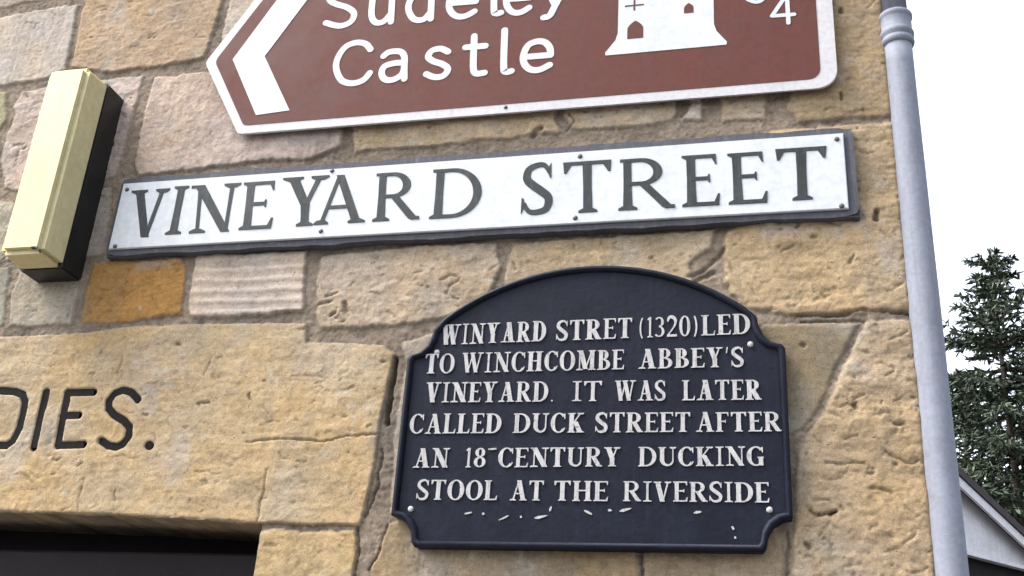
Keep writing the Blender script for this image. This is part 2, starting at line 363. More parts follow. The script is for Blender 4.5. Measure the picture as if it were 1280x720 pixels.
        cc = cc*(1-0.45*lic)+lic*0.45*(np.array([0.40, 0.37, 0.33])*(0.6+0.9*np.mean(c)))
        ed = (1-sstep(0, 0.007, sdf[m]))[:, None]*0.75                       # mortar smeared on the arris
        cc = cc*(1-ed)+ed*np.array(MORTAR)*1.08
        Cc[m] = cc
    big = fbm(Xm*4.5, Zm*3.2, 101); soot = sstep(0.12, 0.6, fbm(Xm*13, Zm*9, 103, 6)); run = sstep(0.25, 0.7, fbm(Xm*34, Zm*3.0, 105, 4))
    lichen = sstep(0.46, 0.60, fbm(Xm*42, Zm*42, 107, 4))*sstep(0.0, 0.4, fbm(Xm*6, Zm*6, 109))
    Cc = Cc*(1+0.13*big)[..., None]; g_ = Cc.mean(-1, keepdims=True)*np.array([1.02, 1.0, 0.95])
    k_ = (0.34*soot+0.16*run)[..., None]; Cc = Cc*(1-k_)+g_*0.72*k_
    lk = (0.5*lichen)[..., None]; Cc = Cc*(1-lk)+np.array([0.36, 0.35, 0.30])*lk
    return H, np.clip(Cc, 0.006, 0.8), sid, sdf

H, CC, SID, SDF = masonry(X, Z)
# cracks, breaks and holes that the photograph shows: (points, half width px, depth mm, darkening)
CRACKS = [([(308, 552), (350, 550), (405, 552), (432, 545), (470, 543)], 1.1, 4, .6), ([(334, 588), (328, 625), (322, 652)], 1.2, 3, .5), ([(105, 598), (98, 640)], 1.0, 2, .4),
 ([(148, 470), (155, 445)], 1.0, 2, .4), ([(246, 505), (262, 504)], 1.8, 4, .6), ([(255, 470), (265, 448)], 1.2, 2, .5), ([(180, 518), (186, 519)], 2.2, 4, .5),
 ([(312, 494), (313, 500)], 1.8, 4, .6), ([(365, 471), (405, 472)], 1.0, 2, .4), ([(245, 590), (275, 592)], 1.2, 2, .4), ([(222, 430), (226, 432)], 2.0, 3, .5), ([(145, 612), (144, 624)], 1.2, 3, .5),
 ([(494, 448), (492, 470), (488, 500), (482, 530)], 3.2, 14, .9), ([(398, 382), (414, 376)], 2.6, 6, .6), ([(430, 380), (434, 388)], 3.4, 6, .6), ([(414, 396), (420, 392)], 2.6, 5, .5), ([(408, 370), (424, 366)], 1.4, 4, .5),
 ([(552, 350), (565, 345), (575, 347), (562, 358), (556, 368), (572, 374)], 1.2, 3, .4), ([(862, 346), (880, 338), (896, 322), (905, 310)], 3.4, 5, .5), ([(870, 352), (892, 340)], 3.0, 5, .4),
 ([(1094, 277), (1097, 265)], 3.8, 10, .85), ([(1050, 14), (1053, 16)], 3.6, 8, .7), ([(1051, 116), (1053, 124)], 2.6, 7, .7), ([(990, 393), (1040, 394), (1080, 388), (1136, 391)], 1.8, 6, .6), ([(1000, 402), (1080, 401)], 1.6, 5, .5),
 ([(1012, 638), (1022, 642), (1046, 640)], 2.0, 6, .6), ([(1010, 680), (1012, 684)], 3.4, 8, .7), ([(1038, 642), (1044, 640)], 3.4, 8, .6), ([(1068, 506), (1070, 510)], 3.2, 6, .5), ([(1032, 578), (1058, 580), (1080, 578)], 1.4, 4, .4), ([(1108, 566), (1130, 578), (1148, 580)], 1.4, 4, .4), ([(1090, 610), (1115, 615)], 2.0, 4, .4), ([(1120, 530), (1130, 531)], 3.0, 5, .4),
 ([(1000, 432), (1004, 434)], 3.0, 4, .5), ([(666, 170), (676, 160)], 4.0, 6, .5), ([(712, 142), (718, 152), (706, 164)], 1.2, 4, .5), ([(447, 660), (446, 690), (443, 720)], 1.6, 6, .6), ([(456, 645), (470, 610), (478, 560)], 1.6, 6, .6), ([(462, 712), (474, 690), (484, 655)], 1.8, 6, .6),
 ([(802, 692), (800, 720)], 1.6, 6, .6), ([(984, 665), (983, 720)], 1.8, 6, .5), ([(1016, 296), (1020, 297)], 3.2, 5, .5), ([(1062, 330), (1066, 320)], 2.0, 4, .4)]
def dashes(poly, n, lmin, lmax, dep, dark, seed, steep):
    """short chisel marks and pocks scattered over one stone"""
    R = random.Random(seed); P = np.array(poly, float); lo, hi = P.min(0), P.max(0)
    for _ in range(n*4):
        x, y = R.uniform(lo[0], hi[0]), R.uniform(lo[1], hi[1])
        if y < -40 or y > 760 or x < -40: continue
        if float(sdf_poly(np.array([x]), np.array([y]), P)[0]) < 6: continue
        a = R.gauss(-0.05, steep); l = R.uniform(lmin, lmax)*(0.3 if R.random() < 0.4 else 1); dx, dy = l*math.cos(a)/2, l*math.sin(a)/2
        CRACKS.append(([(x-dx, y-dy), (x+R.uniform(-2, 2), y+R.uniform(-2, 2)), (x+dx, y+dy)], R.uniform(0.5, 1.5), R.uniform(0.4, 1)*dep, R.uniform(0.3, 1)*dark)); n -= 1
        if n <= 0: break
CRACKS = [(L, hw*0.75, dep*0.8, dark*0.85) for L, hw, dep, dark in CRACKS]
for k_, (poly, c_, h_, r_, kind) in enumerate(STONES):
    if kind == 'quoin': dashes(poly, 75 if k_ == 16 else 55, 6, 24, 2.0, 0.42, k_, 0.55)
    elif kind == 'lintel': dashes(poly, 80, 4, 18, 1.6, 0.42, k_, 0.6)
    elif kind == 'rough': dashes(poly, 16, 4, 14, 2.2, 0.4, k_, 0.5)
    elif kind in ('', 'grain'): dashes(poly, 9, 3, 10, 1.6, 0.35, k_, 0.6)
for L, hw, dep, dark in CRACKS:
    P = [xz(a, b) for a, b in L]; xs = [p[0] for p in P]; zs = [p[1] for p in P]
    i0, i1 = np.searchsorted(gx, [min(xs)-0.03, max(xs)+0.03]); j0, j1 = np.searchsorted(gz, [min(zs)-0.03, max(zs)+0.03]); sl = (slice(i0, i1), slice(j0, j1))
    xw = X[sl]+0.004*fbm(X[sl]*70, Z[sl]*70, 51, 3); zw = Z[sl]+0.004*fbm(X[sl]*70, Z[sl]*70, 52, 3)
    d = seg_dist(xw, zw, P); k = 1-sstep(hw*0.0011*0.5, hw*0.0011*1.6+0.0008, d)
    H[sl] -= 0.001*dep*k; CC[sl] *= (1-dark*0.8*k)[..., None]

# carved letters of the lintel: cut 5 mm into the face
CARVE = {
 'D': [[(-18, 489), (0, 488.5), (19, 490), (29, 494), (32, 503), (30, 516), (25, 535), (17, 551), (9, 557.5), (0, 557), (-28, 558)], [(-18, 489), (-28, 558)]],
 'I': [[(58.5, 490), (42.5, 560)]],
 'E': [[(85, 491), (73, 557)], [(85, 491), (117.5, 490.5)], [(79, 520), (99, 519.5)], [(73, 557), (105, 556)]],
 'S': [[(173, 500), (165, 491), (154.5, 488), (144, 492), (136.5, 502), (136.5, 511), (143, 519), (155, 526), (162, 534), (161, 546), (154, 555.5), (146, 559), (136, 557.5), (127, 551)]],
 '.': [[(186.5, 557), (187.5, 557.5)]]}
for ch, strokes in CARVE.items():
    for L in strokes:
        P = [xz(a, b) for a, b in L]; hw = 0.0064 if ch != '.' else 0.0074
        xs = [p[0] for p in P]; zs = [p[1] for p in P]
        i0, i1 = np.searchsorted(gx, [min(xs)-0.02, max(xs)+0.02]); j0, j1 = np.searchsorted(gz, [min(zs)-0.02, max(zs)+0.02]); sl = (slice(i0, i1), slice(j0, j1))
        d = seg_dist(X[sl], Z[sl], P)
        k = 1-sstep(hw*0.55, hw*1.25, d); base = 0.003
        H[sl] = H[sl]*(1-k)+(base-0.0075)*k
        pal = (1-sstep(hw*1.2, hw*3.2, d))*0.35                             # cleaner, paler stone around the cuts
        kb = sstep(0.05, 0.65, k); CC[sl] = CC[sl]*(1-kb[..., None])+0.012*kb[..., None]; pal = pal*(1-kb)
        CC[sl] = CC[sl]*(1-pal[..., None])+pal[..., None]*s2l((214, 192, 158))*ALB

# the sagging underside of the lintel: move the nearest grid row on to that line, cut the doorway out
UND = np.array([xz(a, b) for a, b in [(-160, 634), (0, 640), (150, 645), (250, 650), (320, 655)]])
zl = np.interp(gx, UND[:, 0], UND[:, 1], left=UND[0, 1])+0.0018*fbm(gx*40, gx*0, 61)
Zv = Z.copy(); jtop = np.zeros(len(gx), int)
for i in range(len(gx)):
    jtop[i] = np.argmin(abs(gz-zl[i])); Zv[i, jtop[i]] = zl[i]
i_a = int(np.argmin(abs(gx-XO0))); i_b = int(np.argmin(abs(gx-XO1)))
for i in range(i_a, i_b+1):
    for dj in (1, 2): Zv[i, jtop[i]-dj] = zl[i]; H[i, jtop[i]-dj] = H[i, jtop[i]]
H[:, :] = np.where((abs(X-CORNER_X) < 0.010), np.minimum(H, H-0.010*(1-np.sqrt(np.clip(1-(1-np.clip((CORNER_X-X)/0.010, 0, 1))**2, 0, 1)))), H)

house = empty("stone_house", (CORNER_X-1.5, 0.15, 0), "honey coloured limestone house corner carrying all the signs", "house")
nx, nz = X.shape
V = np.stack([X, -H, Zv], -1).reshape(-1, 3); VC = CC.reshape(-1, 3)
I, J = np.meshgrid(np.arange(nx-1), np.arange(nz-1), indexing='ij')
q = np.stack([I*nz+J, (I+1)*nz+J, (I+1)*nz+J+1, I*nz+J+1], -1)
hole = (I >= i_a) & (I < i_b) & (J+1 <= np.minimum(jtop[:-1], jtop[1:])[:, None])
# quads that the lintel owns (all four corners on it or in its edge)
lid = (SID == LINTEL_ID); lq = lid[:-1, :-1] | lid[1:, :-1] | lid[1:, 1:] | lid[:-1, 1:]
def mesh_from(name, V, VC, quads, mat, parent, smooth=True):
    used = np.unique(quads); re = np.full(len(V), -1); re[used] = np.arange(len(used)); quads = re[quads]
    me = bpy.data.meshes.new(name); me.vertices.add(len(used)); me.vertices.foreach_set("co", V[used].astype(np.float32).ravel())
    nq = len(quads); me.loops.add(nq*4); me.loops.foreach_set("vertex_index", quads.astype(np.int32).ravel())
    me.polygons.add(nq); me.polygons.foreach_set("loop_start", np.arange(nq, dtype=np.int32)*4); me.polygons.foreach_set("loop_total", np.full(nq, 4, np.int32))
    at = me.attributes.new("stone_colour", 'FLOAT_COLOR', 'POINT')
    at.data.foreach_set("color", np.concatenate([VC[used], np.ones((len(used), 1))], 1).astype(np.float32).ravel())
    me.update(calc_edges=True); me.validate()
    if smooth: me.polygons.foreach_set("use_smooth", np.ones(nq, bool))
    me.materials.append(mat)
    o = bpy.data.objects.new(name, me); COL.objects.link(o)
    if parent is not None: o.parent = parent; o.matrix_parent_inverse = parent.matrix_world.inverted()
    return o
REV = 0.17
# reveal: underside and jambs, grown back from the cut edge
def strip(path, depth, ny=8):
    path = np.asarray(path); n = len(path)
    Y = np.linspace(0, 1, ny)
    P = np.repeat(V[path][:, None, :], ny, 1); P[:, :, 1] = P[:, :, 1]*(1-Y)+depth*Y
    P[:, :, 2] += (0.0015*fbm(P[:, :, 0]*40, P[:, :, 1]*40, 71))*(Y > 0)
    Cs = np.repeat(VC[path][:, None, :], ny, 1)*(1+0.3*fbm(P[:, :, 0]*30+P[:, :, 2]*30, P[:, :, 1]*30, 72))[..., None]
    return P.reshape(-1, 3), Cs.reshape(-1, 3), n, ny
def add_strip(VV, VVC, quads, path, depth, flip):
    P, Cs, n, ny = strip(path, depth); b = len(VV)
    VV = np.concatenate([VV, P]); VVC = np.concatenate([VVC, Cs])
    a, c = np.meshgrid(np.arange(n-1), np.arange(ny-1), indexing='ij'); k = b+a*ny+c
    Q = np.stack([k, k+ny, k+ny+1, k+1], -1).reshape(-1, 4)
    if flip: Q = Q[:, ::-1]
    return VV, VVC, np.concatenate([quads, Q])
top_path = [i*nz+jtop[i] for i in range(i_a, i_b+1)]
jamb_r = [i_b*nz+j for j in range(0, jtop[i_b]+1)]; jamb_l = [i_a*nz+j for j in range(0, jtop[i_a]+1)]
Qw = q[~hole & ~lq]; Ql = q[~hole & lq]
Va, VCa, Qa = add_strip(V, VC, Qw.reshape(-1, 4), jamb_r, REV, True); Va, VCa, Qa = add_strip(Va, VCa, Qa, jamb_l, REV, False)
wall = mesh_from("wall", Va, VCa, Qa, M['stone'], house)
Vb, VCb, Qb = add_strip(V, VC, Ql.reshape(-1, 4), top_path, REV, False)
lintel = mesh_from("lintel", Vb, VCb, Qb, M['stone'], house)
lintel["label"] = "broad tan stone lintel with black carved letters"
# return wall round the corner
sy_ = np.linspace(0.0, 6.0, 420); sz_ = np.linspace(0, 4.6, 330)
Ys, Zs = np.meshgrid(sy_, sz_, indexing='ij'); hs_, cs_, _, _ = masonry(Ys+40.0, Zs, traced=False)
edge0 = np.clip(1-Ys/0.02, 0, 1)
Vs = np.stack([CORNER_X+hs_*0.8*(1-edge0)-0.012*edge0**2, Ys+0.012*edge0, Zs], -1).reshape(-1, 3)
a, c = np.meshgrid(np.arange(len(sy_)-1), np.arange(len(sz_)-1), indexing='ij'); n_ = len(sz_); k_ = a*n_+c
side = mesh_from("side_wall", Vs, cs_.reshape(-1, 3), np.stack([k_, k_+n_, k_+n_+1, k_+1], -1).reshape(-1, 4), M['stone'], house)

# paint lying in the carved letters
bm = bmesh.new(); kk = 0
def ribbon(bm, pts, half, yb, yf, cap=True):
    """flat stroke of varying half width along pts (x, z), with thickness"""
    n = len(pts); halves = half if hasattr(half, '__len__') else [half]*n
    L, R = [], []
    for i in range(n):
        a = pts[max(i-1, 0)]; b = pts[min(i+1, n-1)]; tx, tz = b[0]-a[0], b[1]-a[1]; l = math.hypot(tx, tz) or 1e-9
        nx_, nz_ = -tz/l, tx/l; h = halves[i]
        L.append((pts[i][0]+nx_*h, pts[i][1]+nz_*h)); R.append((pts[i][0]-nx_*h, pts[i][1]-nz_*h))
    f = lambda P, y: [bm.verts.new((x, y, z)) for x, z in P]
    lf, rf, lb, rb = f(L, yf), f(R, yf), f(L, yb), f(R, yb)
    for i in range(n-1):
        bm.faces.new((lf[i], lf[i+1], rf[i+1], rf[i])); bm.faces.new((lf[i], lb[i], lb[i+1], lf[i+1])); bm.faces.new((rf[i], rf[i+1], rb[i+1], rb[i]))
    bm.faces.new((lf[0], rf[0], rb[0], lb[0])); bm.faces.new((lf[-1], lb[-1], rb[-1], rf[-1]))
def smooth_path(P, sub=6):
    P = [np.array(p, float) for p in P]; out = []
    for i in range(len(P)-1):
        p0 = P[max(i-1, 0)]; p1 = P[i]; p2 = P[i+1]; p3 = P[min(i+2, len(P)-1)]
        for s in range(sub):
            t = s/sub
            out.append(tuple(0.5*((2*p1)+(-p0+p2)*t+(2*p0-5*p1+4*p2-p3)*t*t+(-p0+3*p1-3*p2+p3)*t**3)))
    out.append(tuple(P[-1])); return out
def disc(bm, x, z, r, yb, yf, seg=16):
    prism(bm, [(x+r*math.cos(2*math.pi*k/seg), z+r*math.sin(2*math.pi*k/seg)) for k in range(seg)], yb, yf)
for ch, strokes in CARVE.items():
    for L in strokes:
        P = [xz(a, b) for a, b in L]
        if ch == '.': disc(bm, P[0][0], P[0][1], 0.0070, 0.006, -0.0008); continue
        if len(P) > 2: P = smooth_path(P)
        kk += 1; hw = [0.0070*(1+0.08*math.sin(i*1.7+kk)) for i in range(len(P))]
        d0 = np.array(P[0])-np.array(P[1]); d0 /= np.hypot(*d0); P[0] = tuple(np.array(P[0])+d0*0.003)
        ribbon(bm, P, hw, 0.006, -0.0008+0.00006*kk)
finish(bm); obj("carved_lettering", bm, M['black_paint'], lintel)

# door in the opening
zd = float(UND[-1, 1])
bm = bmesh.new()
box(bm, XO0+0.002, XO1-0.002, REV, 0.055, zd-0.105, zd-0.036)
box(bm, XO0+0.002, XO0+0.07, REV, 0.057, 0.0, zd-0.106); box(bm, XO1-0.07, XO1-0.002, REV, 0.057, 0.0, zd-0.106)
finish(bm); bmesh.ops.bevel(bm, geom=bm.edges[:], offset=0.004, segments=1, affect='EDGES'); obj("door_frame", bm, M['dark_timber'], house)
bm = bmesh.new(); box(bm, XO0+0.002, XO1-0.002, REV+0.02, REV-0.01, zd-0.036, zd+0.05); finish(bm); obj("head_board", bm, M['dark_timber'], house)
bm = bmesh.new(); dx0, dx1 = XO0+0.072, XO1-0.072; dz1 = zd-0.109
box(bm, dx0, dx1, REV, 0.11, 0.02, dz1-0.001)
for z0, z1 in ((0.25, 0.95), (1.1, dz1-0.13)):
    for x0, x1 in ((dx0+0.1, (dx0+dx1)/2-0.04), ((dx0+dx1)/2+0.04, dx1-0.1)): box(bm, x0, x1, 0.112, 0.098, z0, z1)
finish(bm); door = obj("door", bm, M['dark_timber'], house)
bm = bmesh.new(); lathe(bm, [(0.008, 0), (0.008, 0.04), (0.024, 0.045), (0.026, 0.06), (0.015, 0.07)], 0, 0, 20)
bmesh.ops.rotate(bm, verts=bm.verts[:], matrix=Matrix.Rotation(rad(90), 3, 'X')); bmesh.ops.translate(bm, verts=bm.verts[:], vec=(dx0+0.06, 0.11, 1.02)); finish(bm)
obj("handle", bm, M['screw'], door)
# roof over the house (out of the picture)
bm = bmesh.new()
P = [(-0.12, 4.55), (3.0, 6.6), (6.1, 4.55), (6.1, 4.62), (3.0, 6.7), (-0.12, 4.62)]
A = [bm.verts.new((-3.7, y, z)) for y, z in P]; B = [bm.verts.new((CORNER_X+0.08, y, z)) for y, z in P]
for i in range(6): bm.faces.new((A[i], A[(i+1) % 6], B[(i+1) % 6], B[i]))
bm.faces.new(A[::-1]); bm.faces.new(B); finish(bm); obj("roof", bm, M['tile'], house)

# ------------------------------------------------------------------ letterforms (serif capitals)
class Pen:
    """draws strokes of a glyph of size w x h (local metres) and maps them on to a quad on the wall"""
    def __init__(s, bm, quad, yb, yf, w, h, T, t):
        s.bm, s.q, s.yb, s.yf, s.w, s.h, s.T, s.t = bm, quad, yb, yf, w, h, T, t; s.k = 0
    def mp(s, x, y):
        u, v = x/s.w, y/s.h; (ax, az), (bx, bz), (cx, cz), (dx, dz) = s.q      # bl br tr tl
        return ((1-u)*(1-v)*ax+u*(1-v)*bx+u*v*cx+(1-u)*v*dx, (1-u)*(1-v)*az+u*(1-v)*bz+u*v*cz+(1-u)*v*dz)
    def front(s): s.k += 1; return s.yf-0.00005*s.k
    def poly(s, P): prism(s.bm, [s.mp(*p) for p in P], s.yb, s.front())
    def bar(s, x0, y0, x1, y1, th, th2=None):
        th2 = th if th2 is None else th2; dx, dy = x1-x0, y1-y0; l = math.hypot(dx, dy); nx_, ny_ = -dy/l, dx/l
        s.poly([(x0-nx_*th/2, y0-ny_*th/2), (x1-nx_*th2/2, y1-ny_*th2/2), (x1+nx_*th2/2, y1+ny_*th2/2), (x0+nx_*th/2, y0+ny_*th/2)])
    def diag(s, x0, y0, x1, y1, hw):
        """stroke cut off level at top and bottom; hw = horizontal width"""
        s.poly([(x0-hw/2, y0), (x0+hw/2, y0), (x1+hw/2, y1), (x1-hw/2, y1)])
    def stem(s, x, y0, y1, th): s.poly([(x-th/2*1.06, y0), (x+th/2*1.06, y0), (x+th/2*0.96, (y0+y1)/2), (x+th/2*1.06, y1), (x-th/2*1.06, y1), (x-th/2*0.96, (y0+y1)/2)])
    def ser(s, x, y, half):
        t = s.t*0.8; g = s.t*0.9
        if half < s.T*0.5: half = s.T*0.5
        if y > s.h/2: s.poly([(x-half, y), (x-half, y-t*0.7), (x-s.T*0.45, y-t-g*0.5), (x+s.T*0.45, y-t-g*0.5), (x+half, y-t*0.7), (x+half, y)])
        else: s.poly([(x-half, y), (x+half, y), (x+half, y+t*0.7), (x+s.T*0.45, y+t+g*0.5), (x-s.T*0.45, y+t+g*0.5), (x-half, y+t*0.7)])
    def rib(s, pts, halves):
        ribbon(s.bm, [s.mp(*p) for p in pts], halves, s.yb, s.front())
    def arc(s, cx, cy, rx, ry, a0, a1, T=None, t=None, n=18):
        T = s.T if T is None else T; t = s.t if t is None else t; pts, hv = [], []
        for i in range(n+1):
            a = rad(a0+(a1-a0)*i/n); th = t+(T-t)*abs(math.cos(a))**1.6
            pts.append((cx+(rx-th/2)*math.cos(a), cy+(ry-th/2)*math.sin(a))); hv.append(th/2)
        s.rib(pts, hv)
def glyph(p, ch):
    w, h, T, t = p.w, p.h, p.T, p.t; S = T*0.5+h*0.085; bar = p.bar; st = lambda x, th=T: p.stem(x, 0, h, th)
    if ch == 'I': st(w/2); p.ser(w/2, h, w/2); p.ser(w/2, 0, w/2)
    elif ch in 'EFL':
        x = T*0.5+h*0.07; st(x); p.ser(x, h, S); p.ser(x, 0, S)
        if ch in 'EF': bar(x, h-t/2, w*0.95, h-t/2, t); p.poly([(w*0.97, h), (w*0.97, h*0.80), (w*0.93, h*0.80), (w*0.84, h-t), (w*0.84, h)]); bar(x, h*0.53, w*0.72, h*0.53, t); p.poly([(w*0.76, h*0.61), (w*0.76, h*0.45), (w*0.72, h*0.45), (w*0.67, h*0.53), (w*0.72, h*0.61)])
        if ch in 'EL': bar(x, t/2, w*0.95, t/2, t); p.poly([(w, h*0.22), (w*0.96, 0), (w*0.82, 0), (w*0.84, t), (w*0.95, h*0.22)])
    elif ch == 'T':
        st(w/2); p.ser(w/2, 0, S); bar(w*0.03, h-t/2, w*0.97, h-t/2, t)
        p.poly([(0, h), (w*0.02, h*0.78), (w*0.07, h*0.78), (w*0.17, h-t), (w*0.17, h)]); p.poly([(w, h), (w*0.83, h), (w*0.83, h-t), (w*0.93, h*0.78), (w*0.98, h*0.78)])
    elif ch == 'H':
        a, b = S, w-S
        for x in (a, b): st(x); p.ser(x, h, S); p.ser(x, 0, S)
        bar(a, h*0.52, b, h*0.52, t)
    elif ch == 'N':
        a, b = S, w-S*0.75; st(a, t); st(b, t); p.ser(a, 0, S); p.ser(b, h, S*0.9); p.diag(b-t*0.1, 0, a-t*0.2, h, T*1.2); p.bar(0, h-t*0.4, a, h-t*0.4, t*0.8)
    elif ch == 'M':
        a, b = S*0.8, w-S; st(a, t); st(b, T); p.ser(a, 0, S*0.85); p.ser(b, 0, S); p.ser(b, h, S*0.9); p.diag(w*0.47, h*0.05, a+T*0.2, h, T*1.15); p.diag(w*0.47, h*0.05, b-t*0.2, h, t*1.1); p.ser(a, h, S*0.75)
    elif ch in 'VA':
        if ch == 'V': p.diag(w*0.5, 0, S, h, T*1.1); p.diag(w*0.52, 0, w-S*0.85, h, t*1.15); p.ser(S, h, S); p.ser(w-S*0.85, h, S*0.85)
        else: p.diag(w-S, 0, w*0.5, h, T*1.1); p.diag(S*0.85, 0, w*0.49, h, t*1.15); p.ser(S*0.85, 0, S*0.85); p.ser(w-S, 0, S); bar(w*0.27, h*0.34, w*0.70, h*0.34, t)
    elif ch == 'W':
        p.diag(w*0.30, 0, S*0.9, h, T); p.diag(w*0.30, 0, w*0.52, h, t); p.diag(w*0.68, 0, w*0.47, h, T); p.diag(w*0.69, 0, w-S*0.8, h, t)
        for x in (S*0.9, w-S*0.8): p.ser(x, h, S*0.8)
        p.ser(w*0.49, h, S*0.8)
    elif ch == 'Y':
        p.stem(w/2, 0, h*0.46, T); p.ser(w/2, 0, S); p.diag(w*0.5, h*0.42, S, h, T*1.1); p.diag(w*0.52, h*0.42, w-S*0.85, h, t*1.15); p.ser(S, h, S); p.ser(w-S*0.85, h, S*0.85)
    elif ch == 'K':
        a = S; st(a); p.ser(a, h, S); p.ser(a, 0, S); p.diag(a+t, h*0.42, w-S, h, t*1.2); p.diag(w-S, 0, a+w*0.22, h*0.56, T*1.1); p.ser(w-S, 0, S); p.ser(w-S, h, S*0.85)
    elif ch in 'DBRP':
        a = T*0.5+h*0.07; st(a); p.ser(a, 0, S)
        p.bar(0, h-t*0.4, a, h-t*0.4, t*0.8)
        if ch == 'D':
            p.arc(w*0.42, h/2, w*0.58, h/2, -90, 90); bar(a, t/2, w*0.43, t/2, t); bar(a, h-t/2, w*0.43, h-t/2, t)
        elif ch in 'RP':
            p.arc(w*0.45, h*0.735, w*0.40, h*0.265, -90, 90); bar(a, h-t/2, w*0.46, h-t/2, t); bar(a, h*0.47+t/2, w*0.46, h*0.47+t/2, t)
            if ch == 'R': p.diag(w-T*0.75, t*0.3, w*0.46, h*0.50, T*1.15); p.bar(w-T*1.1, t*0.45, w, t*0.45, t*0.9)
        else:
            p.arc(w*0.45, h*0.755, w*0.38, h*0.245, -90, 90); p.arc(w*0.45, h*0.27, w*0.52, h*0.27, -90, 90); bar(a, h-t/2, w*0.46, h-t/2, t); bar(a, h*0.525, w*0.46, h*0.525, t); bar(a, t/2, w*0.46, t/2, t)
    elif ch in 'CG':
        p.arc(w*0.55, h/2, w*0.55, h/2*1.02, 48, 312, n=26); p.poly([(w*0.96, h*0.98), (w*0.96, h*0.68), (w*0.92, h*0.68), (w*0.84, h*0.86), (w*0.84, h*0.94)])
        if ch == 'G': p.stem(w-T*0.6, 0.02*h, h*0.44, T*0.95); p.ser(w-T*0.6, h*0.44+p.t*0.0, S*0.9) if False else p.bar(w-T*1.3, h*0.43, w, h*0.43, t)
        else: p.poly([(w*0.98, h*0.22), (w*0.84, h*0.06), (w*0.80, h*0.12), (w*0.93, h*0.26)])
    elif ch in 'O0':
        p.arc(w/2, h/2, w/2, h/2*1.02, 90, 450, n=30)
    elif ch == 'U':
        a, b = S, w-S*0.85; p.stem(a, h*0.3, h, T); p.stem(b, h*0.3, h, t); p.ser(a, h, S); p.ser(b, h, S*0.85)
        pts, hv = [], []
        for i in range(17):
            an = math.pi+math.pi*i/16; th = T+(t-T)*i/16; th = th*0.75 if 4 < i < 12 else th
            pts.append(((a+b)/2+(b-a)/2*math.cos(an), h*0.32+(h*0.32-th/2)*math.sin(an))); hv.append(th/2)
        p.rib(pts, hv)
    elif ch == 'S':
        P = smooth_path([(w*0.88, h*0.80), (w*0.72, h*0.95), (w*0.48, h-t/2), (w*0.20, h*0.88), (w*0.15, h*0.70), (w*0.34, h*0.57), (w*0.62, h*0.44), (w*0.84, h*0.30), (w*0.78, h*0.10), (w*0.50, t/2), (w*0.24, h*0.06), (w*0.08, h*0.22)], 5)
        n = len(P); hv = [(t+(T-t)*max(0, math.sin(math.pi*i/(n-1)))**1.3)/2 for i in range(n)]
        p.rib(P, hv); p.poly([(w*0.93, h), (w*0.93, h*0.70), (w*0.88, h*0.70), (w*0.80, h*0.86)]); p.poly([(0, h*0.02), (w*0.13, h*0.16), (w*0.06, h*0.32), (0, h*0.32)])
    elif ch == '1': st(w*0.55); p.ser(w*0.55, 0, S); p.bar(w*0.2, h*0.86, w*0.5, h*0.97, t*1.2)
    elif ch == '2':
        P = smooth_path([(w*0.10, h*0.74), (w*0.22, h*0.93), (w*0.52, h-t/2), (w*0.82, h*0.80), (w*0.70, h*0.50), (w*0.10, h*0.07)], 6); n = len(P)
        p.rib(P, [(t+(T-t)*math.sin(math.pi*min(1, i/(n-1)*1.2)))/2 if i < n*0.83 else t/2 for i in range(n)]); bar(w*0.05, T*0.35, w*0.95, T*0.35, T*0.7)
    elif ch == '3':
        p.arc(w*0.42, h*0.75, w*0.48, h*0.25, -90, 140); p.arc(w*0.42, h*0.27, w*0.54, h*0.27, -140, 90)
    elif ch == '4':
        p.stem(w*0.7, 0, h, T); p.bar(0.02*w, h*0.28, w, h*0.28, t*1.2); p.diag(w*0.06, h*0.28, w*0.68, h, t*1.3)
    elif ch == '8':
        p.arc(w/2, h*0.76, w*0.42, h*0.24, 0, 360, n=24); p.arc(w/2, h*0.27, w*0.5, h*0.27, 0, 360, n=24)
    elif ch == '(': p.arc(w*1.0, h*0.47, w*0.95, h*0.62, 120, 240)
    elif ch == ')': p.arc(w*0.0, h*0.47, w*0.95, h*0.62, -60, 60)
    elif ch == '.': p.poly([(w*0.5+T*0.55*math.cos(k), T*0.55+T*0.55*math.sin(k)) for k in np.linspace(0, 2*math.pi, 12)[:-1]])
    elif ch == "'": p.diag(w*0.35, h*0.70, w*0.55, h*1.02, T*0.7)
    elif ch == '^': p.bar(0, h*0.92, w, h*0.95, t*1.3)

# ------------------------------------------------------------------ street nameplate
YS = -0.022
sgn = empty("street_sign", (-0.53, 0, 2.44), "long white street nameplate in a dark slate grey surround", "street sign")
zb, zt = 2.4435, 2.5805; xl, xr = -1.178, 0.1155
bm = bmesh.new()
O = []
bx0, bx1, bz0, bz1 = xl-0.008, xr+0.016, zb-0.011, zt+0.014
for s_ in np.linspace(0, 1, 60)[:-1]: O.append((bx0+(bx1-bx0)*s_, bz0))
for s_ in np.linspace(0, 1, 12)[:-1]: O.append((bx1, bz0+(bz1-bz0)*s_))
for s_ in np.linspace(0, 1, 60)[:-1]: O.append((bx1+(bx0-bx1)*s_, bz1))
for s_ in np.linspace(0, 1, 12)[:-1]: O.append((bx0, bz1+(bz0-bz1)*s_))
O2 = []
for i, (x, z) in enumerate(O):
    up = z > bz1-1e-6; a_ = np.array([x*23.0]); b_ = np.array([z*23.0])
    O2.append((x+0.002*float(fbm(a_, b_, 81)[0]), z+(0.006 if up else 0.0035)*float(fbm(a_, b_, 82)[0])))
prism(bm, O2, 0.012, -0.017, 0.005); finish(bm)
obj("surround", bm, M['slate_board'], sgn)
bm = bmesh.new(); prism(bm, [(xl, zb), (xr, zb), (xr, zt), (xl, zt)], -0.012, YS, 0.0012); finish(bm); obj("plate", bm, M['white_sheet'], sgn)
